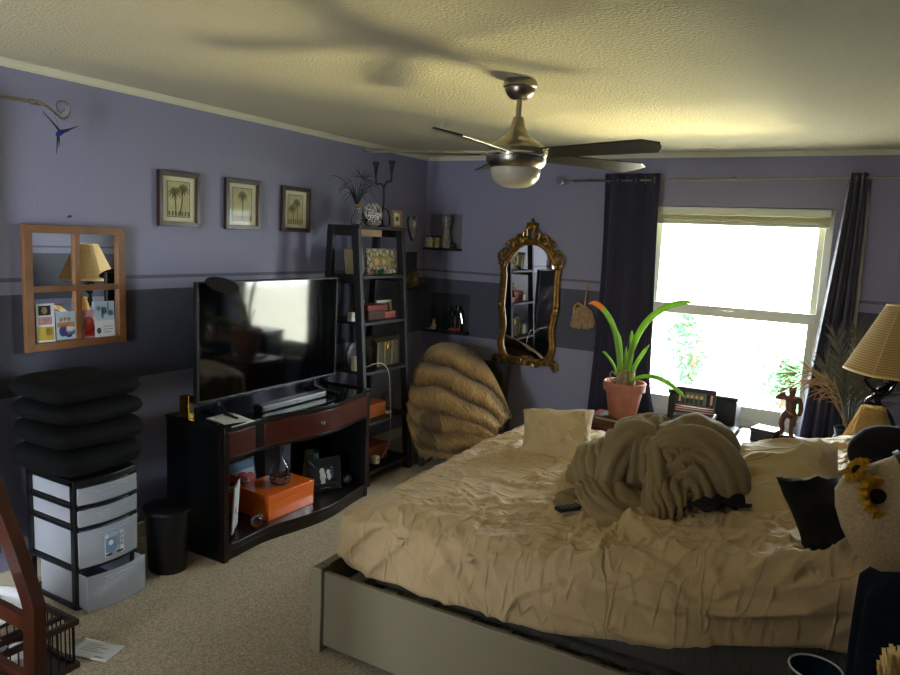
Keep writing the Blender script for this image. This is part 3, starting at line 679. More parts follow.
# left wall rod
lrod = T('curtain_rod', 'pewter curtain rod end with an open scroll finial high on the left wall', 'curtain rod', (WX+.09, 1.2, 2.2))
lx = WX+.10
from_y = 1.945
g = G(); g.tube([(lx, -.2, 2.27), (lx, from_y-.02, 2.262)], .009, 8); g.build('pole', NICKEL, lrod)
g = G(); g.ball((lx, from_y-.03, 2.262), .014, 10); g.tube([(lx, from_y-.02, 2.262), (lx, from_y, 2.262), (lx, from_y+.015, 2.260), (lx, from_y+.03, 2.258)], [.010, .012, .007, .006], 8)
pts = [(lx, from_y+.03, 2.258), (lx, from_y+.06, 2.242), (lx, from_y+.09, 2.222)]
for k in range(20):
    a = -1.75+k*.42; r_ = .047-.0018*k; pts.append((lx, from_y+.108+r_*math.cos(a), 2.258+r_*math.sin(a)))
g.tube([Vector(p) for p in pts], lambda t: .006*(1-.4*t), 6); g.build('scroll_finial', NICKEL, lrod)
for y in (1.75,):
    g = G(); g.tube([(WX, y, 2.285), (lx, y, 2.285), (lx, y, 2.255)], .005, 6); g.cyl((WX, y, 2.285), (WX+.006, y, 2.285), .02); g.build('bracket', NICKEL, lrod)
# its dark curtain, only the lower edge reaches the frame
g = G(); g.grid(lambda u, v: Vector((WX+.08+.03*math.sin(u*133), -.12+1.765*u+.20*max(0, v-.55)**1.5*u, 2.23-2.0*v)), 260, 30)
ct = g.build('curtain', CURTAIN, solid=.003, ang=None, recalc=False, label='dark curtain edge at the far left, behind the wooden chair', cat='curtain')
# hanging bird
bx = WX+.10; by = 2.04; bz = 2.145
bd = T('hanging_bird', 'small blue swallow ornament hanging from the rod end on the left wall', 'ornament', (bx, by, bz-.05))
BL = mat('deep_blue', '10206a', .35); DBW = mat('dark_blue_wing', '151a38', .4)
g = G(); g.ball((bx, by, bz), (.012, .026, .012), 12, M=rotm(35, 0, 0)); g.ball((bx, by+.022, bz+.012), .009, 10); g.tube([(bx, by+.03, bz+.012), (bx, by+.045, bz+.010)], [.003, .0005], 6); g.build('body', BL, bd)
for q in ([(bx, by, bz+.004), (bx+.01, by-.03, bz+.03), (bx+.02, by-.092, bz+.082)], [(bx, by+.005, bz+.004), (bx+.01, by+.04, bz+.022), (bx+.01, by+.085, bz+.045)]):
    g = G(); g.leaf(bez(q, 5), lambda t: .0075*(1-t)+.001, up=(1, 0, .2)); g.build('wing', DBW, bd, solid=.001)
g = G(); g.leaf([(bx, by-.01, bz-.01), (bx, by-.014, bz-.04), (bx, by-.02, bz-.095)], lambda t: .006*(1-t)+.001, up=(1, 0, 0)); g.leaf([(bx, by-.01, bz-.01), (bx, by-.005, bz-.035), (bx, by-.005, bz-.06)], lambda t: .005*(1-t)+.001, up=(1, 0, 0)); g.build('tail', DBW, bd, solid=.001)
g = G(); g.tube([(bx, by, bz+.01), (bx, by-.03, 2.24)], .0006, 4); g.build('thread', BLACK, bd)

# ================= wall pictures =================
def lw(y, z, d=0): return Vector((WX+d, y, z))
FR = mat('dark_wood_frame', '2c1610', .35, var=(20, .3)); MATB = mat('mat_board', 'dedac4', .8); PRINT = mat('aged_print', 'c4be90', .8, var=(25, .15)); INK = mat('print_ink', '6a6a44', .8)
def framebox(g, fr, a0, a1, b0, b1, w_, d0, d1):
    g.prism([(a0, b0), (a1, b0), (a1-w_, b0+w_), (a0+w_, b0+w_)], fr, d0, d1); g.prism([(a1, b0), (a1, b1), (a1-w_, b1-w_), (a1-w_, b0+w_)], fr, d0, d1)
    g.prism([(a1, b1), (a0, b1), (a0+w_, b1-w_), (a1-w_, b1-w_)], fr, d0, d1); g.prism([(a0, b1), (a0, b0), (a0+w_, b0+w_), (a0+w_, b1-w_)], fr, d0, d1)
def palmprint(y0, y1, z0, z1, label, kind):
    t = T('framed_picture', label, 'picture', lw((y0+y1)/2, z0), 'framed palm prints above the television')
    g = G(); framebox(g, lw, y0, y1, z0, z1, .026, .002, .028); g.build('frame', FR, t, smooth=False, bevel=.003)
    g = G(); framebox(g, lw, y0+.024, y1-.024, z0+.024, z1-.024, .005, .002, .022); g.build('inner_lip', mat('gilt_lip', '7a6238', .4, .7), t, smooth=False)
    g = G(); g.box(WX+.002, WX+.010, y0+.026, y1-.026, z0+.026, z1-.026); g.build('mat_board', MATB, t, smooth=False)
    yc = (y0+y1)/2; zc = (z0+z1)/2; hw = (y1-y0)/2-.062; hh = (z1-z0)/2-.052
    g = G(); g.box(WX+.0101, WX+.0108, yc-hw, yc+hw, zc-hh, zc+hh); g.cm = 1
    framebox(g, lw, yc-hw, yc+hw, zc-hh, zc+hh, .004, .0108, .0112)
    trunks = {0: [(-.03, .035, .0), (.03, .055, .01)], 1: [(0, .05, .0)], 2: [(.012, .04, -.01), (-.03, .0, 0)]}[kind]
    for dx, top, ln in trunks:
        b = Vector((WX+.0115, yc+dx*.6-ln, zc-hh+.012)); e = Vector((WX+.0115, yc+dx, zc+top))
        g.tube([b, (b+e)/2+Vector((0, .004, 0)), e], .0028, 5)
        for a in range(0, 360, 40):
            ar = R_(a+10); L = .045
            p1 = e+Vector((0, math.cos(ar)*L*.55, math.sin(ar)*L*.5+.008)); p2 = e+Vector((0, math.cos(ar)*L, math.sin(ar)*L*.6-.012)); g.leaf([e, p1, p2], lambda t: .006*math.sin(PI*min(1, t+.15))+.001, up=(1, 0, 0))
    for k in range(7):
        yy = yc-hw+.012+(2*hw-.024)*k/6; g.leaf([(WX+.0115, yy, zc-hh+.008), (WX+.0115, yy+.004, zc-hh+.022+.008*(k % 2)), (WX+.0115, yy-.002, zc-hh+.032)], .006, up=(1, 0, 0))
    g.build('print', [PRINT, INK], t, smooth=False, recalc=False)
    g = G(); g.box(WX+.0145, WX+.016, y0+.027, y1-.027, z0+.027, z1-.027); g.build('picture_glass', PICGLASS, t, smooth=False)
palmprint(2.635, 2.915, 1.742, 2.045, 'dark-framed palm print nearest the wooden four-pane mirror', 0)
palmprint(3.11, 3.395, 1.742, 2.048, 'dark-framed palm print in the middle of the row of three', 1)
palmprint(3.595, 3.87, 1.742, 2.042, 'dark-framed palm print nearest the ladder shelf', 2)
# four pane mirror
OAK = mat('oak_frame', '7a5434', .5, var=(10, .25), aniso=(8, 1, 1))
wm = T('window_mirror', 'wood-framed four-pane mirror hanging on the left wall', 'mirror', lw(2.16, 1.12))
y0, y1, z0, z1 = 1.895, 2.418, 1.124, 1.724
g = G(); framebox(g, lw, y0, y1, z0, z1, .040, .004, .034); g.build('frame', OAK, wm, smooth=False, bevel=.003)
ym = (y0+y1)/2; zm = (z0+z1)/2-.005
g = G(); g.box(WX+.006, WX+.030, ym-.014, ym+.014, z0+.040, z1-.040); g.build('mullion', OAK, wm, smooth=False, bevel=.002)
g = G(); g.box(WX+.006, WX+.029, y0+.040, y1-.040, zm-.014, zm+.014); g.build('mullion', OAK, wm, smooth=False, bevel=.002)
for a0, a1 in ((y0+.039, ym-.013), (ym+.013, y1-.039)):
    for b0, b1 in ((z0+.039, zm-.013), (zm+.013, z1-.039)):
        g = G(); g.box(-.002, .002, -(a1-a0)/2, (a1-a0)/2, b0, b1, M=rotm(0, 0, -1.35, (WX+.009, (a0+a1)/2, 0))); g.build('mirror_pane', MIRROR, wm, smooth=False)
g = G(); g.cyl((WX, 2.13, 1.765), (WX+.02, 2.13, 1.768), .004, seg=8); g.cyl((WX+.018, 2.13, 1.768), (WX+.021, 2.13, 1.768), .007, seg=8); g.build('nail', BLACK, label='small dark nail in the wall just above the four-pane mirror', cat='nail')
def card(y0, z0, w_, h, lean, base, shapes, label, d=.0150):
    t = T('postcard', label, 'card', lw(y0+w_/2, z0, d), 'cards tucked into the four-pane mirror')
    fr = lambda a, b, q: Vector((WX+d+q+.006*(1-b/h)*lean, y0+a, z0+b))
    g = G(); g.prism([(0, 0), (w_, 0), (w_, h), (0, h)], fr, 0, .0012); g.build('sheet', base, t, smooth=False)
    g = G(); ms = []
    for (poly, col) in shapes:
        if col not in ms: ms.append(col)
        g.prism([(a*w_, b*h) for a, b in poly], fr, .0013, .0016, cm=ms.index(col))
    g.build('picture', ms, t, smooth=False)
def rc(a, b, c, d_): return [(a, b), (c, b), (c, d_), (a, d_)]
def disc(a, b, r, asp=1): return [(a+r*math.cos(k*PI/6), b+r*asp*math.sin(k*PI/6)) for k in range(12)]
cb = lambda n, c: mat(n, c, .5)
SK = cb('print_skin', 'c9a284'); YE = cb('print_yellow', 'c0a838'); PK = cb('print_pink', 'b88c94'); DK = cb('print_black', '18181c'); VI = cb('print_violet', '433a78'); RD = cb('print_red', '9a2a26'); BU = cb('print_blue', '4a6f95'); LB = cb('print_pale_blue', 'a9c2cf'); OR = cb('print_orange', 'b8844c'); TL = cb('print_teal', '3b6b78'); GR = cb('print_green', '4e6a3a')
card(1.950, 1.165, .088, .185, 1, PAPER, [(rc(.12, .70, .8, .95), DK), (disc(.45, .82, .16, .6), SK), (rc(.12, .45, .85, .66), PK), (disc(.5, .55, .14, .5), SK), (rc(.06, .05, .94, .40), YE), (rc(.5, .18, .85, .36), GR), (disc(.66, .28, .1, .5), SK)], 'card with four small portraits tucked at the lower left corner of the four-pane mirror')
card(2.045, 1.17, .10, .135, 1, LB, [(rc(.05, .45, .95, .62), OR), (disc(.25, .72, .08, 1), OR), (disc(.45, .74, .07, 1), OR), (disc(.65, .73, .08, 1), OR), (disc(.35, .3, .22, .9), VI), (disc(.68, .35, .2, .9), PAPER), (disc(.62, .18, .18, .7), VI), (disc(.85, .25, .1, .9), BU)], 'greeting card with violet figures tucked beside the mullion of the four-pane mirror')
card(2.178, 1.165, .075, .14, .6, PK, [(disc(.5, .45, .38, .9), RD), (disc(.5, .62, .18, .6), SK), (rc(.15, .05, .9, .25), RD), (rc(.6, .25, .95, .45), DK)], 'red card with a figure tucked at the bottom of the mirror pane nearest the television')
card(2.245, 1.16, .112, .185, 1, PAPER, [(rc(.0, .48, 1, 1), LB), (disc(.2, .82, .1, .7), TL), (disc(.5, .75, .13, .8), TL), (rc(.35, .55, .45, .85), DK), (disc(.8, .68, .14, .6), TL), (rc(.65, .75, .72, .98), DK), (disc(.2, .2, .11, .75), DK), (disc(.2, .2, .07, .75), SK), (rc(.42, .22, .9, .235), BU), (rc(.42, .30, .9, .315), BU), (rc(.42, .14, .8, .155), BU)], 'tall pale blue printed card tucked at the lower right of the four-pane mirror', d=.0170)

# ================= gilt ornate mirror =================
om = T('ornate_mirror', 'tall antique gilt mirror with scrolled crest on the back wall', 'mirror', (-2.33, WY, .71))
OC = -2.33
half = [(0, .80), (.10, .785), (.17, .80), (.21, .85), (.222, .93), (.208, 1.03), (.215, 1.12), (.232, 1.22), (.228, 1.36), (.226, 1.46), (.232, 1.54), (.20, 1.60), (.165, 1.655), (.125, 1.70), (.065, 1.735), (0, 1.745)]
pr = bez([(OC+x, 0, z) for x, z in half], 5); pl = [Vector((2*OC-p.x, 0, p.z)) for p in pr][::-1][1:-1]
out = [(p.x, p.z) for p in pr+pl]
fb = lambda a, b, d: Vector((a, WY-d, b))
g = G(); g.prism(out, fb, .006, .022); g.build('mirror_glass', MIRROR, om, smooth=False)
g = G(); g.tube([fb(a, b, .028) for a, b in out], .019, 8, closed=True, sec=lambda th, t: 1)
o2 = [(OC+(a-OC)*1.10+(.0), 1.27+(b-1.27)*1.04) for a, b in out]; g.tube([fb(a, b, .020) for a, b in o2], .016, 8, closed=True, sec=lambda th, t: 1+.12*math.sin(t*160))
def scroll(g, cx, cz, r, a0, turns, sgn=1, th=.012, d=.035):
    pts = []
    n = int(turns*14)
    for k in range(n+1):
        a = a0+sgn*k*2*PI/14; q = r*(1-.75*k/n); pts.append(fb(cx+q*math.cos(a), cz+q*math.sin(a), d+.012*k/n))
    g.tube(pts, lambda t: th*(1-.45*t), 7)
for s_ in (1, -1):
    X = lambda dx: OC+s_*dx
    for (dx, z, r, a0, sg) in ((.255, .765, .035, 1.5, -1), (.20, .78, .03, 0, 1), (.235, 1.17, .022, 2, 1), (.25, 1.22, .02, 4, -1), (.245, 1.56, .035, 0, 1), (.225, 1.66, .04, 5, 1), (.17, 1.73, .04, 3, -1), (.10, 1.77, .045, 0, 1), (.04, 1.80, .04, 2, -1), (.035, .775, .04, 2, 1), (.10, .765, .03, 0, -1), (.03, 1.87, .028, 1, 1)):
        scroll(g, X(dx), z, r, a0 if s_ > 0 else PI-a0, 1.3, sg*s_)
    for k in range(14):
        dx = U(.02, .24); z = 1.70+.10*(1-dx/.24)+U(-.02, .03); g.ball(fb(X(dx), z, .03), (.016, .016, .012), 8, M=rotm(U(0, 90), U(0, 90), 0))
    for k in range(8): g.ball(fb(X(.02+.03*k), .762+U(-.01, .012), .03), (.018, .012, .012), 8)
    for z in (1.0, 1.3, 1.42, .9): g.ball(fb(X(.238), z, .03), (.010, .012, .026), 8)
    g.tube([fb(X(.24), 1.55, .03), fb(X(.285), 1.60, .04), fb(X(.29), 1.65, .04), fb(X(.27), 1.67, .04)], lambda t: .016*(1-t*.7), 7)
    g.tube([fb(X(.22), .80, .03), fb(X(.27), .78, .04), fb(X(.29), .735, .04), fb(X(.26), .72, .04)], lambda t: .02*(1-t*.5), 7)
g.tube([fb(OC-.03, 1.80, .04), fb(OC-.035, 1.85, .045), fb(OC+.0, 1.89, .045), fb(OC+.03, 1.86, .045), fb(OC+.02, 1.83, .045)], .014, 7)
for k in range(7):
    a = R_(30+20*k); g.tube([fb(OC, 1.84, .04), fb(OC+.045*math.cos(a), 1.85+.06*math.sin(a), .05)], [.014, .006], 6)
g.ball(fb(OC, 1.925, .04), (.014, .012, .02), 10); g.build('gilt_frame', GOLD, om)

# dried bundle hanging
db = T('dried_bundle', 'dried straw flower bundle hanging head-down on the wall between mirror and curtain', 'dried flowers', (-1.84, WY-.03, 1.1))
g = G(); g.tube([(-1.838, WY-.005, 1.46), (-1.842, WY-.02, 1.38), (-1.845, WY-.035, 1.27)], .007, 7); g.build('stem', RAFFIA, db)
g = G()
for k in range(150):
    a = U(0, 2*PI); r_ = U(.02, .10); e = Vector((-1.845+r_*math.cos(a), WY-.045-.035*abs(math.sin(a)), 1.19-U(.0, .11)+.2*r_)); s0 = Vector((-1.845, WY-.035, 1.275))
    g.leaf([s0, (s0+e)/2+Vector((.02*math.cos(a), -.006, .02)), e], lambda t: .0045*(.5+t), up=(0, 1, .2))
g.ball((-1.845, WY-.036, 1.255), (.03, .022, .03), 10); g.build('flower_head', mat('dried_tan', '9c8264', .9, var=(30, .3)), db, recalc=False)
g = G(); g.tube(bez([(-1.84, WY-.04, 1.26), (-1.90, WY-.04, 1.29), (-1.925, WY-.045, 1.25), (-1.92, WY-.05, 1.18)], 6), [.011]*7+[.008]*12, 6); g.build('husk_leaf', RAFFIA, db)
# ================= drawer cart, cushions, bin =================
cart = T('drawer_cart', 'black plastic cart with four translucent drawers under the stack of black cushions', 'drawers', (-3.08, 1.965, 0))
CX0, CX1, CYa, CYb = -3.27, -2.905, 1.83, 2.15
def cb_(y): t = (y-CYa)/(CYb-CYa); return .028*math.sin(PI*t)
g = G()
for x in (CX0, CX1-.03):
    for y in (CYa, CYb-.025): g.box(x, x+.03, y, y+.025, 0, .60)
for z in (0.0, .18, .375, .475, .578):
    n = 12; h = .018 if z < .5 else .03
    g.prism([(CX0, CYa)]+[(CX1+cb_(CYa+(CYb-CYa)*i/n), CYa+(CYb-CYa)*i/n) for i in range(n+1)]+[(CX0, CYb)], fz, z, z+h)
g.build('frame', BLACKPLASTIC, cart, smooth=False, bevel=.003)
def cdrawer(z0, z1, pull, sticker=False, roll=False):
    g = G(); n = 14; ya, yb = CYa+.012, CYb-.012; th = .003; hy = (ya+yb)/2
    fx = lambda y: CX1+.012+cb_(y)+pull
    pts = [(fx(ya+(yb-ya)*i/n), ya+(yb-ya)*i/n) for i in range(n+1)]
    g.prism(pts+[(a-th, b) for a, b in pts][::-1], fz, z0, z1)
    g.box(CX0+.02+pull, CX1+pull+.008, ya+.004, ya+.004+th, z0+.004, z1-.006); g.box(CX0+.02+pull, CX1+pull+.008, yb-.007, yb-.004, z0+.004, z1-.006)
    g.box(CX0+.02+pull, CX0+.023+pull, ya+.006, yb-.006, z0+.004, z1-.006)
    g.box(CX0+.02+pull, CX1+pull, ya+.006, yb-.006, z0+.003, z0+.006)
    d = g.build('drawer', CLEARPLASTIC, cart, smooth=False)
    g = G(); zz = z1-.022
    hp = [(ya+.07+(yb-ya-.14)*i/8) for i in range(9)]
    g.tube([(fx(y)+.006, y, zz) for y in hp], .0055, 6); g.tube([(fx(y)+.004, y, zz-.016) for y in hp[1:-1]], .0035, 6); g.build('handle', CLEARPLASTIC, d)
    if sticker:
        zc = (z0+z1)/2; M = rotm(0, 0, 0)
        def fs(a, b, q): y = hy+.01+a; return Vector((fx(y)+.001+q, y, zc-.01+b))
        g = G(); g.prism(rc(-.05, -.055, .05, .055), fs, 0, .001, 0); g.prism(rc(-.045, -.035, -.0, .035), fs, .001, .0014, 1)
        for i in range(3):
            for j in range(3): g.prism(rc(.008+.013*i, -.02+.022*j, .018+.013*i, -.004+.022*j), fs, .001, .0014, 2)
        g.prism(rc(-.045, -.052, .045, -.042), fs, .001, .0014, 3); g.prism(disc(-.02, .01, .012), fs, .0014, .0018, 0)
        g.build('product_label', [PAPER, cb('label_blue', '6f90b8'), cb('label_grey', '8f9aa8'), DK], d, smooth=False)
    if not roll:
        g = G()
        for k in range(4): g.box(CX0+.05, CX1-.06, ya+.03+.06*k, ya+.075+.06*k, z0+.006, z0+.02+U(0, .5)*(z1-z0-.05))
        g.build('contents', mat('grey_contents', '7c8694', .8), d, smooth=False, bevel=.004)
    return d
for z0_, z1_ in ((.496, .574), (.395, .471)): cdrawer(z0_, z1_, 0)
cdrawer(.200, .371, 0, True)
cdrawer(.010, .178, .055, False, True)
g = G(); a = Vector((CX1+.025, CYa+.05, .05)); b = Vector((CX1+.045, CYb-.035, .13)); g.tube([a, b], .024, 14)
d_ = (b-a)
for q in (.1, .9): g.cm = 1; g.tube([a+d_*(q-.015), a+d_*(q+.015)], .0248, 14)
g.build('paper_roll', [WHITE, RD], label='white paper roll with red bands inside the bottom drawer of the cart', cat='paper roll')
VEL = mat('black_velvet', '020304', .85, spec=.25)
def cushion(c, size, rz_, seed, label):
    sx, sy, sz = size; g = G(); M = rotm(0, 0, rz_, c)
    def se(u, v):
        th = 2*PI*u; ph = PI*(v-.5)
        cp = math.copysign(abs(math.cos(ph))**.42, math.cos(ph)); sp_ = math.copysign(abs(math.sin(ph))**.75, math.sin(ph))
        ct_ = math.copysign(abs(math.cos(th))**.42, math.cos(th)); st_ = math.copysign(abs(math.sin(th))**.42, math.sin(th))
        p = Vector((sx/2*cp*ct_, sy/2*cp*st_, sz/2*sp_)); p *= 1+.10*N(p, 5, seed); p.z += .012*N((p.x, p.y, 0), 6, seed)*math.cos(ph)
        if abs(v-.5) < .02: p.x *= 1.03; p.y *= 1.03
        return M @ p
    g.grid(se, 72, 40, cu=True); g.build('cushion', VEL, smooth=True, ang=None, label=label, cat='cushion', group='black cushions stacked on the drawer cart')
cushion((-3.09, 1.975, .679), (.43, .43, .128), 3, 1, 'black velvet cushion lowest in the stack, resting on the drawer cart')
cushion((-3.08, 1.985, .797), (.46, .46, .108), -4, 2, 'black velvet cushion second from the bottom of the stack on the drawer cart')
cushion((-3.08, 1.985, .900), (.43, .45, .098), 5, 3, 'black velvet cushion directly below the topmost one of the stack')
cushion((-3.09, 1.97, .999), (.43, .44, .10), -2, 4, 'black velvet cushion topmost of the stack on the drawer cart')
bn = T('waste_bin', 'black tapered plastic waste bin between the drawer cart and the media console', 'bin', (-2.95, 2.33, 0))
g = G(); BM = Matrix.Diagonal((1, .9, 1, 1)); g.lathe([(0, 0), (.095, 0), (.10, .01), (.118, .322), (.123, .328), (.118, .332), (.113, .326), (.096, .015), (0, .012)], (-2.93, 2.345, 0), 36, M=BM); g.build('body', BLACKPLASTIC, bn)
g = G(); g.lathe([(.1175, .310), (.127, .314), (.127, .328), (.118, .332)], (-2.93, 2.345, 0.002), 36, M=BM); g.build('rim', BLACKPLASTIC, bn)

# ================= wooden chair, basket, papers =================
CHW = mat('chestnut_chair_wood', '4e2414', .32, var=(12, .35), aniso=(1, 1, .2), coat=.3)
ch = T('wooden_armchair', 'reddish brown wooden chair with a curved side frame at the lower left edge', 'chair', (-2.0, .75, 0))
def curvebeam(g, pts, w_, d_, n=8):
    P = bez(pts, n)
    for i in range(len(P)-1):
        pass
    vs = []; fs = []
    for i, p in enumerate(P):
        t_ = (P[min(i+1, len(P)-1)]-P[max(i-1, 0)]).normalized(); nn = Vector((t_.z, 0, -t_.x))
        for a, b in ((-1, -1), (1, -1), (1, 1), (-1, 1)): vs.append(p+nn*a*w_/2+Vector((0, b*d_/2, 0)))
    for i in range(len(P)-1):
        for k in range(4): fs.append((4*i+k, 4*i+(k+1) % 4, 4*i+4+(k+1) % 4, 4*i+4+k))
    fs += [(0, 1, 2, 3), tuple(4*(len(P)-1)+k for k in (3, 2, 1, 0))]; g.add(vs, fs)
for y in (1.0, .48):
    g = G(); curvebeam(g, [(-2.45, y, 1.16), (-2.2, y, 1.15), (-1.99, y, 1.08), (-1.90, y, .965), (-1.835, y, .87), (-1.775, y, .765), (-1.768, y, .72), (-1.775, y, .55), (-1.79, y, .3), (-1.80, y, .0)], .052, .032); g.build('side_frame', CHW, ch, bevel=.003)
    g = G(); curvebeam(g, [(-2.45, y, 1.17), (-2.44, y, .7), (-2.42, y, .4), (-2.46, y, 0)], .05, .032); g.build('rear_leg', CHW, ch, bevel=.003)
    g = G(); g.box(-2.43, -1.79, y-.012, y+.012, .675, .715, M=rotm(0, 0, 0)); g.build('arm_rail', CHW, ch, smooth=False, bevel=.003)
    g = G(); g.box(-2.43, -1.79, y-.012, y+.012, .50, .545); g.build('seat_rail', CHW, ch, smooth=False, bevel=.003)
    g = G(); g.box(-2.43, -1.80, y-.012, y+.012, .14, .17); g.build('lower_rail', CHW, ch, smooth=False, bevel=.003)
g = G(); g.box(-2.43, -1.83, .50, .98, .50, .53); g.build('seat', CHW, ch, smooth=False, bevel=.006)
g = G(); g.box(-2.46, -2.43, .50, .98, .7, 1.13); g.build('backrest', CHW, ch, smooth=False, bevel=.004)
BW = mat('dark_brown_wood', '2e150d', .35, var=(14, .3)); WIRE = mat('black_wire', '0c0a0a', .35, .6)
bk = T('slatted_crate', 'dark wooden crate with thin upright black rods holding papers on the floor by the chair', 'crate', (-2.72, 1.32, 0))
bx0, bx1, by0, by1, bh = -2.93, -2.505, 1.04, 1.59, .205
for z in (0.0, bh-.024):
    for nm, q in (('rail', (bx0, bx1, by1-.018, by1)), ('rail', (bx0, bx1, by0, by0+.018)), ('rail', (bx0, bx0+.018, by0+.018, by1-.018)), ('rail', (bx1-.018, bx1, by0+.018, by1-.018))):
        g = G(); g.box(q[0], q[1], q[2], q[3], z, z+.024); g.build(nm, BW, bk, smooth=False, bevel=.002)
g = G(); g.box(bx0+.018, bx1-.018, by0+.018, by1-.018, 0.004, .012); g.build('bottom_board', BW, bk, smooth=False)
for x in (bx0+.13, bx0+.20, bx1-.10): g = G(); g.box(x, x+.02, by0+.018, by1-.018, bh-.022, bh-.006); g.build('top_slat', BW, bk, smooth=False, bevel=.002)
def rodm(x, y): g = G(); g.cyl((x, y, .024), (x, y, bh-.024), .0028, seg=6); g.build('rod', WIRE, bk)
n = 14
for i in range(n): x = bx0+.009+(bx1-bx0-.018)*(i+.5)/n; rodm(x, by1-.009); rodm(x, by0+.009)
n = 18
for i in range(n): y = by0+.009+(by1-by0-.018)*(i+.5)/n; rodm(bx1-.009, y); rodm(bx0+.009, y)
def sheetp(name, c, w_, h, rz_, label, m_=PAPER, tilt=(0, 0), curl=.01, th=.001, cat='paper', lines=True):
    t = T(name, label, cat, c); M = rotm(tilt[0], tilt[1], rz_, c)
    g = G(); g.grid(lambda u, v: M @ Vector(((u-.5)*w_, (v-.5)*h, curl*((2*u-1)**2)*(2*v-1)**2)), 10, 8); g.build('sheet', m_, t, solid=th)
    if lines:
        g = G()
        for k in range(4): g.box(-w_*.32, w_*(.05+.2*(k % 2)), h*(.25-.12*k), h*(.25-.12*k)+.003, .001, .0014, M=M)
        g.box(w_*.15, w_*.36, -h*.36, -h*.30, .001, .0014, M=M); g.build('printed_lines', cb('print_grey', '7b7f88'), t, smooth=False)
    return t
sheetp('letter', (-2.56, 1.69, .0035), .20, .12, 16, 'white printed letter lying on the carpet beside the crate', curl=.002)
sheetp('paper_sheet', (-2.80, 1.33, .215), .26, .30, 12, 'white paper sheet on top of the crate closest to its near end', curl=.004)
sheetp('paper_sheet', (-2.79, 1.42, .222), .20, .26, -22, 'folded white newsletter lying across the top of the crate', curl=.02, tilt=(2, 3))
g = G(); g.tube(bez([(-2.90, 1.50, .245), (-2.83, 1.52, .25), (-2.74, 1.535, .245)], 6), .019, 14, sec=lambda th, t: 1+.15*math.sin(th*2)); g.build('rolled_magazine', PAPER, label='rolled magazine lying across the far end of the crate', cat='magazine')
g = G()
for k in range(5): g.ball((-2.62-.05*k, 1.38+.05*(k % 3), .05+.01*(k % 2)), (.05, .04, .035), 12, disp=lambda n_: 1+.3*N(n_, 3, 2))
g.build('crumpled_paper', PAPER, label='crumpled white papers inside the slatted crate', cat='paper', kind='stuff')

# ================= things on the console's lower shelf =================
SZ = .0855
t = T('picture_on_easel', 'white line-art picture on a wire easel at the left end inside the console', 'picture', (-2.83, 2.72, SZ))
M = rotm(0, 0, 127, (-2.785, 2.645, SZ+.02)) @ rotm(3, 0, 0)
g = G(); g.box(0, .17, 0, .008, .0, .26, M=M); g.build('panel', PAPER, t, smooth=False, bevel=.001)
g = G()
for k in range(9):
    x = .02+.13*RND.random(); z = .03+.2*RND.random(); g.bar(M @ Vector((x, -.0006, z)), M @ Vector((x+U(-.05, .05), -.0006, z+U(-.06, .06))), .003, .0006)
    g.bar(M @ Vector((x, .0086, z)), M @ Vector((x+U(-.04, .04), .0086, min(.25, z+U(-.03, .06)))), .003, .0006)
g.build('line_art', cb('print_slate', '3b4a58'), t, smooth=False)
g = G()
for x in (.03, .14): g.tube([M @ Vector((x, .045, -.018)), M @ Vector((x, .01, .01)), M @ Vector((x, -.015, -.004)), M @ Vector((x, -.018, .02))], .0022, 6); g.tube([M @ Vector((x, .05, -.018)), M @ Vector((.085, .02, .18))], .002, 6)
g.build('wire_easel', CHROME, t)
t = T('comic_picture', 'small bright picture with red shapes and a blue sky behind the orange box', 'picture', (-3.08, 2.95, SZ))
M = rotm(0, 0, 90, (-3.06, 2.78, SZ)) @ rotm(-8, 0, 0)
g = G(); g.box(0, .33, -.006, .006, 0, .29, M=M); g.build('panel', DK, t, smooth=False)
fp = lambda a, b, q: M @ Vector((a, -.0062-q, b))
g = G(); g.prism(rc(.01, .01, .32, .28), fp, 0, .0006, 0)
for p in (rc(.01, .23, .32, .28),): g.prism(p, fp, .0006, .001, 1)
for a, r_ in ((.05, .05), (.13, .06), (.22, .055), (.28, .04)): g.prism([(a+r_*math.cos(q*PI/10), .165+r_*math.sin(q*PI/10)) for q in range(11)], fp, .0008, .0012, 2)
g.prism(rc(.01, .01, .32, .17), fp, .0012, .0016, 2)
for a in (.13, .25): g.prism(disc(a, .15, .025, 1.2), fp, .0018, .0022, 3); g.prism(disc(a+.004, .168, .02, .6), fp, .0023, .0027, 4); g.prism(rc(a-.015, .135, a+.012, .142), fp, .0023, .0027, 4)
g.build('artwork', [LB, BU, cb('poster_red', 'a81e22'), SK, DK], t, smooth=False)
ob = T('orange_box', 'glossy orange lidded box on the lower shelf of the media console', 'box', (-2.93, 3.12, SZ))
M = rotm(0, 0, -2, (-2.795, 2.93, SZ))
g = G(); g.box(-.27, 0, 0, .375, 0, .105, M=M); g.build('base', ORANGE, ob, smooth=False, bevel=.002)
g = G(); g.box(-.272, .002, -.002, .377, .107, .152, M=M); g.build('lid', ORANGE, ob, smooth=False, bevel=.003)
dc = T('glass_decanter', 'cut crystal decanter standing on top of the orange box', 'decanter', (-2.90, 3.13, SZ+.1525))
g = G(); c = (-2.90, 3.13, SZ+.1525)
g.lathe([(0, .0), (.05, 0), (.058, .01), (.060, .04), (.058, .09), (.046, .13), (.025, .155), (.016, .175), (.015, .205), (.026, .222), (.022, .222), (.012, .205), (.012, .175), (.02, .155), (.04, .128), (.052, .09), (.054, .02), (0, .012)], c, 32, rf=lambda th, z: 1+(.05*abs(math.sin(th*8+z*60)) if .005 < z < .10 else 0)); g.build('bottle', CRYSTAL, dc)
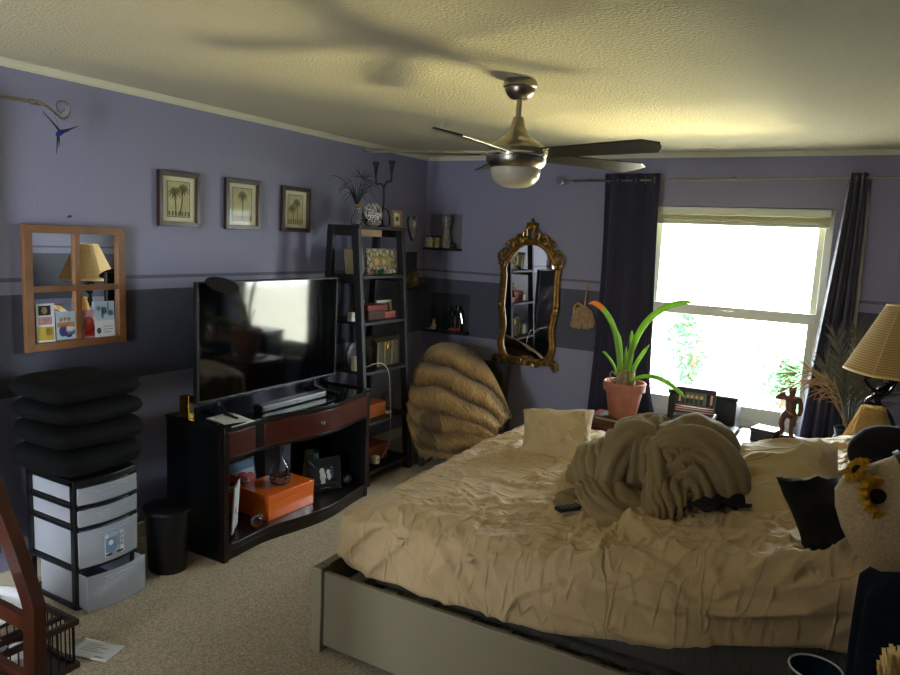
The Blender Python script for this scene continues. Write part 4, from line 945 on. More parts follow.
g = G(); g.lathe([(.056, .012), (.0605, .03), (.0605, .05), (.056, .06)], c, 16, rf=lambda th, z: 1+.06*math.cos(th*8)); g.build('cut_band', CRYSTAL, dc, ang=None)
g = G(); c = Vector((-2.80, 2.84, SZ+.032)); g.ball(c, (.032, .036, .032), 12, disp=lambda n_: 1+.25*N(n_, 3, 4)); g.ball(c+Vector((.005, .02, .022)), .018, 8); g.build('glass_ornament', CRYSTAL, label='small clear glass ornament at the near corner of the orange box', cat='ornament')
g = G(); tv_c = (-3.02, 3.56, SZ); g.lathe([(0, 0), (.062, 0), (.066, .01), (.058, .12), (.048, .215), (.052, .225), (.045, .225), (.042, .21), (.055, .02), (0, .015)], tv_c, 20, rf=lambda th, z: 1+.06*math.cos(th*4)); g.build('teal_vase', mat('teal_ceramic', '6b988e', .4), label='teal green ceramic vase behind the black picture frame', cat='vase')
t = T('black_picture_frame', 'black picture frame with a small white figure on the lower console shelf', 'picture frame', (-2.87, 3.52, SZ))
M = rotm(0, 0, 68, (-2.90, 3.40, SZ+.002)) @ rotm(-9, 0, 0)
fp = lambda a, b, q: M @ Vector((a, -q, b))
g = G(); framebox(g, fp, 0, .235, 0, .215, .05, -.008, .006); g.build('frame', BLACK, t, smooth=False, bevel=.002)
g = G(); g.prism(rc(.048, .048, .187, .167), fp, -.006, -.001, 0)
for q in (disc(.10, .13, .018, 1.2), disc(.105, .095, .022, 1.5), disc(.145, .12, .014, 1.2), rc(.09, .05, .12, .09), disc(.15, .09, .014, 1.6)): g.prism(q, fp, -.001, .001, 1)
for k in range(4): g.prism(rc(.165, .08+.02*k, .18, .09+.02*k), fp, -.001, .001, 2)
g.build('photo', [cb('photo_dark', '15171b'), PAPER, BU], t, smooth=False)
g = G(); g.tube([M @ Vector((.07, -.012, .012)), M @ Vector((.085, -.014, .022)), M @ Vector((.14, -.014, .022)), M @ Vector((.155, -.012, .012))], .0028, 6); g.build('chrome_clip', CHROME, t)
g = G(); g.ball((-2.83, 3.69, SZ+.036), .037, 18, disp=lambda n_: 1+.04*math.cos(8*math.atan2(n_.y, n_.x))); g.build('dark_sphere', mat('dark_stone', '17161a', .35), label='small dark round stone ball at the right end of the lower console shelf', cat='ornament')

# ================= ladder shelf contents =================
S1 = 1.79+.0182
t = T('plant_vase', 'clear glass bottle holding a dried spiky sprig at the left of the shelf top', 'vase', (-3.08, 4.05, S1))
c = (-3.08, 4.05, S1)
g = G(); g.lathe([(0, 0), (.035, 0), (.042, .02), (.04, .05), (.022, .08), (.013, .11), (.018, .13), (.014, .13), (.010, .11), (.018, .08), (.034, .05), (.034, .01), (0, .006)], c, 20); g.build('bottle', CRYSTAL, t)
g = G(); g.ball((c[0], c[1]+.01, c[2]+.135), (.02, .022, .018), 10, disp=lambda n_: 1+.2*N(n_, 4, 1)); g.build('cork', mat('amber_bulb', '9a6a34', .4), t)
g = G()
for k in range(34):
    a = U(0, 6.28); L = U(.12, .36); up = U(.4, 1.2); e = Vector((c[0]+math.cos(a)*L*.45, c[1]+math.sin(a)*L*.6, c[2]+.13+L*up*.75)); s0 = Vector((c[0], c[1], c[2]+.13))
    g.leaf(bez([s0, (s0+e)/2+Vector((0, 0, .06)), e, e+Vector((math.cos(a)*.03, math.sin(a)*.04, -.05))], 4), lambda q: .0035*(1-q)+.0006, up=(1, 0, .2))
for k in range(16):
    a = U(0, 6.28); s0 = Vector((c[0], c[1]+.06, c[2]+.33)); g.leaf([s0, s0+Vector((math.cos(a)*.03, math.cos(a)*.04, math.sin(a)*.05)), s0+Vector((math.cos(a)*.05, math.cos(a)*.075, math.sin(a)*.085-.01))], lambda q: .003*(1-q)+.0006, up=(1, 0, .2))
g.build('dried_sprig', mat('dark_sprig', '35343a', .8), t, recalc=False)
def bwmat():
    mt = mat('black_white_pattern', 'c8c8c4', .3); nt = mt.node_tree; b = nt.nodes['Principled BSDF']
    tc = nt.nodes.new('ShaderNodeTexCoord'); wv = nt.nodes.new('ShaderNodeTexNoise'); wv.inputs['Scale'].default_value = 34; wv.inputs['Distortion'].default_value = 2.5
    cr = nt.nodes.new('ShaderNodeValToRGB'); cr.color_ramp.interpolation = 'CONSTANT'; e = cr.color_ramp.elements; e[0].position = 0; e[0].color = (.02, .02, .02, 1); e[1].position = .48; e[1].color = (.62, .62, .58, 1)
    nt.links.new(tc.outputs['Object'], wv.inputs['Vector']); nt.links.new(wv.outputs['Fac'], cr.inputs[0]); nt.links.new(cr.outputs[0], b.inputs['Base Color']); return mt
g = G(); g.lathe([(0, 0), (.035, 0), (.062, .02), (.075, .055), (.077, .085), (.068, .125), (.045, .155), (.028, .165), (.024, .162), (.04, .14), (0, .12)], (-3.07, 4.215, S1), 32); g.build('patterned_vase', bwmat(), label='round black and white patterned vase on the shelf top', cat='vase')
g = G(); cx_, cy_ = -3.08, 4.365
g.lathe([(0, 0), (.045, 0), (.045, .008), (.01, .014), (0, .014)], (cx_, cy_, S1), 16)
g.tube(bez([(cx_, cy_, S1+.01), (cx_, cy_-.006, S1+.09), (cx_, cy_+.006, S1+.18), (cx_, cy_, S1+.29)], 6), .007, 8)
g.tube(bez([(cx_, cy_, S1+.28), (cx_, cy_-.03, S1+.31), (cx_, cy_-.09, S1+.30), (cx_, cy_-.10, S1+.33), (cx_, cy_-.105, S1+.37)], 6), .006, 8)
g.tube(bez([(cx_, cy_, S1+.28), (cx_, cy_+.04, S1+.33), (cx_, cy_+.09, S1+.34), (cx_, cy_+.095, S1+.40)], 6), .006, 8)
g.tube(bez([(cx_, cy_, S1+.13), (cx_, cy_+.05, S1+.13), (cx_, cy_+.085, S1+.07), (cx_, cy_+.085, S1+.01)], 6), .005, 8)
cnd = T('branch_candelabra', 'black branching metal candelabra on the shelf top', 'candle holder', (cx_, cy_, S1)); g.build('stem', mat('black_iron', '0b0a0a', .5, .3), cnd)
for q in ((cx_, cy_-.105, S1+.37), (cx_, cy_+.095, S1+.40)):
    g = G(); g.lathe([(.004, -.01), (.010, 0), (.016, .05), (.026, .085), (.022, .085), (.012, .05), (.006, 0)], q, 12); g.build('cup', MATS['black_iron'], cnd)
t = T('small_framed_picture', 'small tan framed picture on the shelf top beside the heart ornament', 'picture frame', (-3.03, 4.40, S1))
M = rotm(0, 0, 78, (-3.005, 4.385, S1)) @ rotm(-6, 0, 0); fp = lambda a, b, q: M @ Vector((a, -q, b))
g = G(); framebox(g, fp, 0, .10, 0, .125, .02, -.005, .005); g.build('frame', mat('tan_frame', '8f7550', .6), t, smooth=False)
g = G(); g.prism(rc(.018, .018, .082, .107), fp, -.004, 0, 0); g.prism(disc(.05, .065, .016, 1.2), fp, 0, .001, 1); g.prism(disc(.05, .07, .007, 1.2), fp, .001, .002, 2); g.build('picture', [CREAMPAPER, GR, DK], t, smooth=False)
hm = T('heart_ornament', 'carved dark heart ornament hanging from the right end of the shelf top', 'ornament', (-2.925, 4.515, 1.70))
M = rotm(0, 0, 80, (-2.922, 4.525, 1.835)); hp = []
for k in range(28):
    a = 2*PI*k/28; hp.append((.050*math.sin(a)**3*1.05, (.075*math.cos(a)-.028*math.cos(2*a)-.01*math.cos(3*a))))
hp = [(a, b*1.05-.02*(b < 0)) for a, b in hp]
g = G(); g.prism(hp, lambda a, b, q: M @ Vector((a, -q, b)), -.012, .012); g.build('heart', mat('dark_carved_wood', '1a140e', .5, var=(60, .5)), hm, bevel=.005)
g = G(); g.prism([(a*.36, b*.36+.01) for a, b in hp], lambda a, b, q: M @ Vector((a, -q, b)), .012, .016); g.build('silver_inlay', mat('tarnished_silver', '6a665c', .5, .4, var=(90, .6)), hm, smooth=False)
# second shelf
S2 = 1.45+.0182
bc = ['8a7a5a', '6a4a30', '9a9080']
for k in range(3):
    M = rotm(10, 0, 0, (-3.06, 3.985+.028*k, S2+.004)); g = G(); h = .17-.012*k; w_ = .10
    t = T('book', ['pale book leaning at the left of the second shelf nearest the left frame', 'brown book leaning between two paler books on the second shelf', 'greyish book leaning against the marbled picture frame'][k], 'book', (-3.06, 3.985+.028*k, S2), 'books on the second shelf')
    g.box(-.05, .05, 0, .003, 0, h, M=M); g.box(-.05, .05, .017, .020, 0, h, M=M); g.box(.047, .05, .003, .017, 0, h, M=M); g.build('cover', cb('book_cover_%d' % k, bc[k]), t, smooth=False)
    g = G(); g.box(-.048, .047, .003, .017, .003, h-.003, M=M); g.build('pages', CREAMPAPER, t, smooth=False)
t = T('marbled_picture_frame', 'wide marbled picture frame standing on the second shelf', 'picture frame', (-3.03, 4.28, S2))
M = rotm(0, 0, 86, (-3.02, 4.105, S2)) @ rotm(-7, 0, 0); fp = lambda a, b, q: M @ Vector((a, -q, b))
def marbmat():
    mt = mat('marbled_tan', 'a99b70', .5); nt = mt.node_tree; b = nt.nodes['Principled BSDF']; tc = nt.nodes.new('ShaderNodeTexCoord'); v = nt.nodes.new('ShaderNodeTexVoronoi'); v.feature = 'DISTANCE_TO_EDGE'; v.inputs['Scale'].default_value = 26
    cr = nt.nodes.new('ShaderNodeValToRGB'); e = cr.color_ramp.elements; e[0].position = .0; e[0].color = (.05, .035, .02, 1); e[1].position = .2; e[1].color = (.48, .42, .25, 1)
    nt.links.new(tc.outputs['Object'], v.inputs['Vector']); nt.links.new(v.outputs['Distance'], cr.inputs[0]); nt.links.new(cr.outputs[0], b.inputs['Base Color']); return mt
g = G(); framebox(g, fp, 0, .34, 0, .185, .055, -.006, .012); g.build('frame', marbmat(), t, smooth=False, bevel=.004)
g = G(); g.prism(rc(.05, .05, .29, .135), fp, -.005, .001, 0); g.prism(disc(.12, .09, .025), fp, .001, .002, 1); g.prism(disc(.20, .088, .022), fp, .001, .002, 1); g.build('picture', [mat('sepia', '9c8a50', .7, var=(50, .4)), SK], t, smooth=False)
g = G(); g.ball((-2.965, 4.20, S2+.02), (.022, .026, .018), 12); g.ball((-2.96, 4.215, S2+.035), .010, 8); g.tube([(-2.965, 4.225, S2+.02), (-2.96, 4.25, S2+.028)], [.007, .001], 6); g.build('green_figurine', mat('green_glass_figurine', '1d5a3c', .15), label='tiny green figurine in front of the marbled frame on the second shelf', cat='figurine')
# third shelf
S3 = 1.13+.0182
g = G(); c = Vector((-3.06, 4.10, S3)); g.lathe([(0, 0), (.028, 0), (.028, .008), (.006, .014), (.006, .09), (0, .09)], c, 14)
g.box(-.004, .004, -.026, .026, .10, .152, M=Matrix.Translation(c) @ rotm(45, 0, 0, (0, 0, 0)) if False else Matrix.Translation(c)); g.ball(c+Vector((0, 0, .175)), .018, 12)
for q in ((0, -.032, .126), (0, .032, .126), (0, 0, .095)): g.ball(c+Vector(q), .012, 8)
g.build('cross_ornament', mat('pale_pink_ornament', 'b58f80', .4, var=(60, .5)), label='small pale cross-shaped ornament on a stand on the third shelf', cat='ornament')
for i, (y, z, w_, h, col, lab) in enumerate(((4.07, S3, .20, .07, '4a1210', 'dark red box at the bottom of the pair on the third shelf'), (4.06, S3+.0702, .23, .035, '8a2a20', 'flat brighter red box lying on the dark red box on the third shelf'), (4.275, S3, .13, .05, 'a8584a', 'small pinkish red box beside the dark red box on the third shelf'))):
    t = T('red_box', lab, 'box', (-3.03, y+w_/2, z)); g = G(); g.box(-3.10, -2.965, y, y+w_, z, z+h*.65); g.build('base', mat('box_'+col, col, .5, var=(40, .2)), t, smooth=False, bevel=.002)
    g = G(); g.box(-3.102, -2.963, y-.002, y+w_+.002, z+h*.65+.0005, z+h-.0005); g.build('lid', MATS['box_'+col], t, smooth=False, bevel=.002)
t = T('white_photo_frame', 'small white photo frame at the right of the third shelf', 'picture frame', (-3.0, 4.42, S3))
M = rotm(0, 0, 80, (-3.0, 4.275, S3)) @ rotm(-8, 0, 0) ; M = rotm(0, 0, 84, (-3.04, 4.28, S3+.0)) @ rotm(-8, 0, 0); fp = lambda a, b, q: M @ Vector((a, -q, b))
g = G(); framebox(g, fp, 0, .165, 0, .125, .018, -.005, .008); g.build('frame', WHITE, t, smooth=False, bevel=.002)
g = G(); g.prism(rc(.016, .016, .149, .109), fp, -.004, .001, 0)
for q in (.045, .075, .105): g.prism(disc(q, .065, .013, 1.2), fp, .001, .002, 1); g.prism(rc(q-.014, .018, q+.014, .052), fp, .001, .002, 2)
g.build('photo', [cb('photo_grey', '6c7068'), SK, DK], t, smooth=False)
g = G(); c = Vector((-3.02, 3.945, S3)); g.box(-.02, .02, -.02, .02, 0, .03, M=Matrix.Translation(c)); g.box(-.018, .018, -.018, .018, .03, .062, M=Matrix.Translation(c)); g.build('white_cube_clock', WHITE, smooth=False, bevel=.003, label='small white block clock at the left of the third shelf beside the television', cat='clock')
# fourth shelf
S4 = .785+.0182
tr = T('studded_chest', 'small weathered chest with metal-studded bands on the fourth shelf', 'chest', (-3.03, 4.31, S4))
g = G(); x0, x1, y0, y1 = -3.13, -2.945, 4.16, 4.44; g.box(x0, x1, y0, y1, S4, S4+.15); g.build('body', mat('weathered_leather', '3a3528', .6, var=(30, .4)), tr, smooth=False, bevel=.004)
g = G(); g.prism([(x0, .152), (x1, .152), (x1, .18), (x1-.03, .205), ((x0+x1)/2, .215), (x0+.03, .205), (x0, .18)], lambda a, b, q: Vector((a, q, S4+b)), y0-.003, y1+.003); g.build('lid', MATS['weathered_leather'], tr, smooth=False, bevel=.003)
for y in (y0, y0+.085, y1-.105, y1-.02):
    g = G(); g.box(x1-.001, x1+.004, y, y+.02, S4+.002, S4+.175); g.build('band', mat('brass_band', '857446', .4, .6), tr, smooth=False, bevel=.001)
g = G(); g.box(x1+.001, x1+.008, (y0+y1)/2-.018, (y0+y1)/2+.018, S4+.12, S4+.17); g.build('latch', BRASS, tr, smooth=False, bevel=.002)
t = T('black_round_clock', 'black round-backed clock standing on the fourth shelf behind the front leg', 'clock', (-3.05, 4.0, S4))
M = rotm(0, 90, 0, (-3.07, 4.05, S4+.09)); g = G(); g.lathe([(0, -.02), (.075, -.018), (.09, -.008), (.09, .008), (.075, .014), (0, .016)], (0, 0, 0), 28); g.v = [M @ v for v in g.v]; g.build('case', BLACKPLASTIC, t)
g = G(); g.lathe([(0, 0), (.066, 0), (.066, .002), (0, .002)], (0, 0, .0145), 28); g.v = [M @ v for v in g.v]; g.build('dial', cb('dial_dark', '24252a'), t)
g = G(); c = Vector((-2.99, 3.955, S4)); g.lathe([(0, 0), (.022, 0), (.024, .01), (.022, .085), (.012, .10), (0, .105)], c, 16); g.build('candle', mat('beige_wax', '9a9070', .5), label='short beige candle on the fourth shelf behind the television edge', cat='candle')
# fifth & sixth shelf
S5 = .425+.0182; S6 = .09+.0182
def wbox(y0, y1, z, h, x0, x1, label, col='a0541e'):
    t = T('wooden_box', label, 'box', ((x0+x1)/2, (y0+y1)/2, z)); g = G(); g.box(x0, x1, y0, y1, z, z+h*.68); g.build('base', mat('amber_wood_'+col, col, .4, var=(18, .3), aniso=(1, 1, 5)), t, smooth=False, bevel=.003)
    g = G(); g.box(x0-.003, x1+.003, y0-.003, y1+.003, z+h*.68+.001, z+h); g.build('lid', MATS['amber_wood_'+col], t, smooth=False, bevel=.003)
wbox(4.02, 4.27, S5, .10, -3.08, -2.93, 'bright amber wooden box on the fifth shelf')
wbox(4.06, 4.30, S6, .12, -3.08, -2.92, 'reddish amber wooden box on the lowest shelf', '7a3214')
g = G(); c = (-3.0, 4.405, S5); g.lathe([(0, 0), (.038, 0), (.042, .01), (.042, .10), (.034, .12), (.036, .128), (.030, .128), (.030, .118), (.037, .098), (.037, .012), (0, .01)], c, 20, rf=lambda th, z: 1+.03*math.cos(th*10)); g.build('glass_jar', CRYSTAL, label='clear ribbed glass jar at the right of the fifth shelf', cat='jar')
sheetp('note_card', (-2.95, 4.31, S5+.002), .07, .09, 20, 'small white card lying on the fifth shelf in front of the glass jar', curl=.002, lines=False, cat='card')
cbm = mat('white_cable', 'c4c2b8', .5)
g = G(); g.tube(bez([(-2.90, 3.96, .835), (-2.86, 4.02, .86), (-2.85, 4.10, .85), (-2.845, 4.17, .78), (-2.845, 4.20, .6), (-2.84, 4.21, .4), (-2.84, 4.20, .25), (-2.85, 4.13, .16)], 10), .003, 6); g.build('white_cable', cbm, label='white cable hanging down in front of the ladder shelf', cat='cable')
g = G(); g.tube(bez([(-2.86, 4.08, .14), (-2.84, 4.15, .06), (-2.83, 4.27, .02), (-2.85, 4.38, .03), (-2.87, 4.44, .004)], 8), .0025, 6); g.tube(bez([(-2.87, 4.44, .004), (-2.9, 4.40, .004), (-2.93, 4.30, .004)], 6), .0025, 6); g.build('loose_cable', mat('grey_cable', '77746a', .5), label='grey cable looping on the carpet under the ladder shelf', cat='cable')
ps = T('power_adapter', 'cream power adapter hanging on the cable at the console corner', 'power adapter', (-2.86, 4.09, .13))
g = G(); g.box(-2.88, -2.84, 4.04, 4.09, .13, .185); g.build('body', CREAMPAPER, ps, smooth=False, bevel=.004)
g = G(); g.box(-2.84, -2.838, 4.055, 4.06, .15, .165); g.box(-2.84, -2.838, 4.07, 4.075, .15, .165); g.build('socket_slots', DK, ps, smooth=False)
# ================= fur draped armchair in the corner =================
ac = T('black_armchair', 'black upholstered armchair in the corner, almost hidden under the fur throw', 'armchair', (-2.55, 4.82, 0))
M = rotm(0, 0, 8, (-2.57, 4.84, 0)) @ Matrix.Diagonal((.86, .9, .92, 1))
UPH = mat('black_upholstery', '0d0d12', .7)
for x in (-.29, .29):
    for y in (-.27, .27): g = G(); g.box(x-.02, x+.02, y-.02, y+.02, 0, .14, M=M); g.build('leg', BLACKWOOD, ac, smooth=False)
g = G(); g.box(-.33, .33, -.32, .32, .14, .40, M=M); g.build('seat', UPH, ac, smooth=False, bevel=.03)
MB = M @ rotm(-14, 0, 0, (0, .24, .36)); g = G(); g.box(-.30, .30, -.06, .06, 0, .50, M=MB); g.build('backrest', UPH, ac, smooth=False, bevel=.03)
for x in (-.37, .30): g = G(); g.box(x, x+.05, -.2, .28, .14, .44, M=M); g.build('armrest', UPH, ac, smooth=False, bevel=.02)
def furmat(name='fox_fur'):
    mt = mat(name, '8f7244', .75, sheen=.3); nt = mt.node_tree; b = nt.nodes['Principled BSDF']
    at = nt.nodes.new('ShaderNodeVertexColor'); at.layer_name = 'tone'; nt.links.new(at.outputs['Color'], b.inputs['Base Color']); return mt
FUR = furmat()
fv = []; ff = []; fc = []
rf = random.Random(11)
nu, nv = 150, 110
def furbase(u, v):
    # u: left->right across the throw, v: top->bottom ; diagonal bands
    top = bezpt(TOPL, u); bot = bezpt(BOTL, u)
    p = top.lerp(bot, v); bulge = math.sin(PI*min(1, v*1.05))**.7
    p.y -= .30*bulge*(.25+.75*smooth01(u/.25))*(.55+.45*math.sin(PI*(.15+.7*u)))
    return p
def bezpt(L, t):
    n = len(L)-1; i = min(int(t*n), n-1); f = t*n-i; f = f
    a, b = Vector(L[i]), Vector(L[i+1]); p0 = Vector(L[max(i-1, 0)]); p3 = Vector(L[min(i+2, n)])
    return .5*((2*a)+(-p0+b)*f+(2*p0-5*a+4*b-p3)*f*f+(-p0+3*a-3*b+p3)*f**3)
TOPL = [(-3.0, 4.90, .72), (-2.95, 4.95, .84), (-2.86, 5.0, .89), (-2.74, 5.0, .90), (-2.62, 5.0, .87), (-2.49, 4.98, .80), (-2.37, 4.95, .70), (-2.26, 4.92, .56), (-2.17, 4.88, .42)]
BOTL = [(-2.93, 4.72, .44), (-2.90, 4.66, .30), (-2.82, 4.58, .20), (-2.74, 4.52, .10), (-2.62, 4.50, .12), (-2.50, 4.5, .14), (-2.38, 4.5, .16), (-2.22, 4.55, .18), (-2.10, 4.6, .20)]
def band(u, v):
    s_ = (v*1.0-u*.02+.10*N((u*2.5, v*2.5, 0), 1, 3)+.15*u*u)*5.8
    return s_
def furp(u, v):
    p = furbase(u, v); s_ = band(u, v); h = abs(math.sin(PI*s_))**.6
    p += Vector((-.10, -.75, .45))*(.060*h+.02*N((u*9, v*9, 0), 1, 8)); return p
g = G(); P = [[furp(i/nu, j/nv) for i in range(nu+1)] for j in range(nv+1)]
g.add([p for r in P for p in r], [(j*(nu+1)+i, j*(nu+1)+i+1, (j+1)*(nu+1)+i+1, (j+1)*(nu+1)+i) for j in range(nv) for i in range(nu)])
cols = []
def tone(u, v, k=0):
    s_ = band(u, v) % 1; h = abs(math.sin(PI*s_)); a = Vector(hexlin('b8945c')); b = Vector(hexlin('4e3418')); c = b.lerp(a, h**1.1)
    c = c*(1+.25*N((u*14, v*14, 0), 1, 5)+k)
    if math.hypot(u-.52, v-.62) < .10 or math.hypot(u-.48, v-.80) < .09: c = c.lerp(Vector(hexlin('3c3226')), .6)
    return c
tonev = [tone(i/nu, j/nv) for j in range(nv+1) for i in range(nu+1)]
# hair tufts: short tapering blades following the band direction
for k in range(30000):
    u = rf.random(); v = rf.random()**.95; p = furp(u, v); q = furp(min(1, u+.02), min(1, v+.012)); d = (q-p); d = d.normalized() if d.length > 1e-6 else Vector((1, 0, 0))
    out = Vector((-.05, -.8, .35)); dirn = (d*.8+out*rf.uniform(.15, .6)+Vector((rf.uniform(-.3, .3), rf.uniform(-.2, .2), rf.uniform(-.75, .0)))).normalized()
    L = rf.uniform(.022, .055); sd = dirn.cross(out).normalized()*rf.uniform(.0012, .0024); n0 = len(g.v)
    g.v += [p-sd, p+sd, p+dirn*L*.6+sd*.7-Vector((0, 0, L*.06)), p+dirn*L-Vector((0, 0, L*.2)), p+dirn*L*.6-sd*.7-Vector((0, 0, L*.06))]; g.f.append([n0, n0+1, n0+2, n0+3, n0+4]); g.m.append(0)
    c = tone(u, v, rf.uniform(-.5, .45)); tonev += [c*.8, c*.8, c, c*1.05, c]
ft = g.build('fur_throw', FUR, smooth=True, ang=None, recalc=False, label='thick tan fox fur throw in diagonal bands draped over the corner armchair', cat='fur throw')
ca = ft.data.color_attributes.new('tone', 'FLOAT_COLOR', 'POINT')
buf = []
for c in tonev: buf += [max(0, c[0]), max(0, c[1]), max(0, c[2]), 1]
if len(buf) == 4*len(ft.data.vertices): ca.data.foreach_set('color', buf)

# ================= corner wall shelves =================
def wshelf(back, x0, x1, z0, z1, label, tone_):
    """back: 'b' back wall along x, 'l' left wall along y"""
    if back == 'b': t = T('wall_shelf', label, 'shelf', ((x0+x1)/2, WY-.06, z0)); f = lambda a, d, z: Vector((a, WY-d, z))
    else: t = T('wall_shelf', label, 'shelf', (WX+.06, (x0+x1)/2, z0)); f = lambda a, d, z: Vector((WX+d, a, z))
    g = G(); g.prism([(x0+.01, z0), (x1-.01, z0), (x1-.01, z1), (x0+.01, z1)], lambda a, b, q: f(a, q, b), .001, .012); g.build('back_panel', tone_, t, smooth=False, bevel=.002)
    g = G(); g.prism([(x0, z0-.022), (x1, z0-.022), (x1, z0), (x0, z0)], lambda a, b, q: f(a, q, b), .001, .115); g.build('ledge', BLACKWOOD, t, smooth=False, bevel=.002)
    return t
wshelf('b', -3.31, -2.985, 1.665, 1.955, 'small wall shelf with a grey back panel on the back wall above the painted stripe', mat('grey_shelf_panel', '6a6a72', .4))
wshelf('b', -3.27, -2.87, .955, 1.275, 'small dark wall shelf holding the toy camera on the back wall', mat('dark_shelf_panel', '2f3238', .4))
wshelf('l', 5.04, 5.30, 1.325, 1.62, 'small dark wall shelf on the left wall beside the corner holding the brass instrument', MATS['dark_shelf_panel'])
# upper shelf items
def jar(c, r, h, col, name, label, cat, lid=None):
    t = T(name, label, cat, c); g = G(); g.lathe([(0, 0), (r, 0), (r*1.06, h*.1), (r*1.06, h*.8), (r*.8, h*.93), (r*.8, h), (r*.7, h), (r*.7, h*.92), (r*.96, h*.78), (r*.96, h*.1), (0, h*.05)], c, 20); g.build('body', col, t)
    if lid: g = G(); g.lathe([(0, h+.0005), (r*.86, h+.0005), (r*.86, h+.018), (0, h+.02)], c, 20); g.build('lid', lid, t)
    return t
jar((-3.265, 5.345, 1.6655), .036, .085, mat('speckled_glass', 'b8b294', .25, var=(70, .5)), 'lidded_jar', 'squat speckled jar with a black lid at the left of the upper corner shelf', 'jar', BLACK)
jar((-3.185, 5.34, 1.6655), .030, .085, mat('yellow_glass', 'b5a560', .25, var=(70, .4)), 'lidded_jar', 'squat yellowish jar with a black lid in the middle of the upper corner shelf', 'jar', BLACK)
g = G(); c = (-3.105, 5.345, 1.6655); g.lathe([(0, 0), (.035, 0), (.045, .02), (.046, .07), (.032, .12), (.030, .16), (.045, .23), (.038, .275), (.03, .275), (.036, .23), (.024, .16), (.026, .12), (.038, .07), (0, .02)], c, 20, rf=lambda th, z: 1+.05*math.cos(th*5+z*20)); g.build('tall_bottle', mat('smoky_bottle', '85827a', .15, var=(40, .5)), label='tall smoky shaped bottle on the upper corner shelf', cat='bottle')
g = G(); g.ball((-3.035, 5.335, 1.6655+.022), (.024, .022, .022), 12); g.build('small_pot', mat('dark_pot', '25261f', .4), label='tiny dark pot at the right end of the upper corner shelf', cat='pot')
# brass instrument
br = T('brass_instrument', 'small brass instrument with a round bell on the left wall shelf by the corner', 'instrument', (WX+.07, 5.15, 1.3255)); BZ = mat('aged_brass', '7c6a40', .3, .9)
c = Vector((WX+.075, 5.12, 1.385)); Mx = rotm(0, 78, -25, c); g = G(); g.lathe([(.012, -.11), (.014, -.06), (.022, -.03), (.04, -.008), (.056, .0), (.058, .004), (.052, .002), (.036, -.012), (.012, -.04)], (0, 0, 0), 24); g.v = [Mx @ v for v in g.v]; g.build('bell', BZ, br)
g = G(); g.tube(bez([(WX+.06, 5.14, 1.385), (WX+.06, 5.20, 1.375), (WX+.06, 5.26, 1.372), (WX+.075, 5.29, 1.372)], 5), .010, 10); g.ball((WX+.078, 5.295, 1.372), .015, 10)
for y in (5.17, 5.20, 5.23): g.cyl((WX+.06, y, 1.34), (WX+.06, y, 1.44+.02*(y == 5.17)), .010, seg=10)
g.tube(bez([(WX+.07, 5.15, 1.345), (WX+.07, 5.2, 1.335), (WX+.07, 5.25, 1.345), (WX+.07, 5.25, 1.37)], 5), .007, 8); g.build('tubing', BZ, br)
# lower shelf items
CMS = 1.32
cm = T('toy_camera', 'black camera on a small stand on the lower corner shelf', 'camera', (-3.02, 5.34, .9555)); z = .9555; GL = mat('camera_black', '14171a', .3)
g = G(); g.box(-3.08, -2.98, 5.33, 5.375, z, z+.105); g.box(-3.06, -3.0, 5.335, 5.37, z+.105, z+.135); g.cyl((-2.975, 5.35, z+.105), (-2.975, 5.35, z+.17), .014, seg=12); g.cyl((-3.045, 5.35, z+.135), (-3.045, 5.35, z+.155), .016, seg=12); g.box(-2.98, -2.945, 5.335, 5.375, z, z+.14); g.build('body', GL, cm, smooth=False, bevel=.004)
g = G(); g.cyl((-3.025, 5.33, z+.055), (-3.025, 5.29, z+.055), .042, .038, 24); g.build('lens_barrel', GL, cm)
g = G(); g.cyl((-3.025, 5.2895, z+.055), (-3.025, 5.287, z+.055), .030, .028, 24); g.build('lens', mat('lens_glass', '0a2018', .05), cm)
g = G(); g.tube([(-2.96, 5.345, z+.07), (-2.945, 5.34, z+.12), (-2.93, 5.34, z+.06)], .005, 6); g.build('strap_lug', CHROME, cm)
for o_ in cm.children: o_.scale = (CMS, .9, CMS)
fg = T('seated_figurine', 'small pale seated figurine at the left of the lower corner shelf', 'figurine', (-3.19, 5.34, z))
g = G(); c = Vector((-3.185, 5.34, z)); g.ball(c+Vector((0, 0, .03)), (.022, .018, .032), 12); g.tube([c+Vector((-.012, -.01, .015)), c+Vector((-.016, -.035, .012)), c+Vector((-.016, -.036, .002))], .008, 8); g.tube([c+Vector((.012, -.01, .015)), c+Vector((.016, -.035, .012)), c+Vector((.016, -.036, .002))], .008, 8); g.build('body', mat('ivory', 'b8ad96', .5), fg)
g = G(); g.ball(c+Vector((0, -.003, .075)), (.014, .014, .017), 12); g.build('head', mat('clay_pink', 'b07a62', .5), fg)
g = G(); g.ball(c+Vector((0, .004, .083)), (.015, .014, .014), 10); g.build('hair', cb('hair_dark', '2a1510'), fg)
for k, (dx, dy, l_) in enumerate(((-2.985, 5.315, 'red-brown pepper-shaped ornament nearest the camera lens on the lower corner shelf'), (-2.94, 5.32, 'red-brown pepper-shaped ornament at the right end of the lower corner shelf'))):
    g = G(); g.tube(bez([(dx-.03, dy-.01, z+.013), (dx, dy, z+.022), (dx+.03, dy, z+.030)], 6), lambda t: .013*math.sin(PI*min(.95, t*.8+.12)), 8); g.build('pepper_ornament', mat('red_clay', '9a3d26', .4), label=l_, cat='ornament')

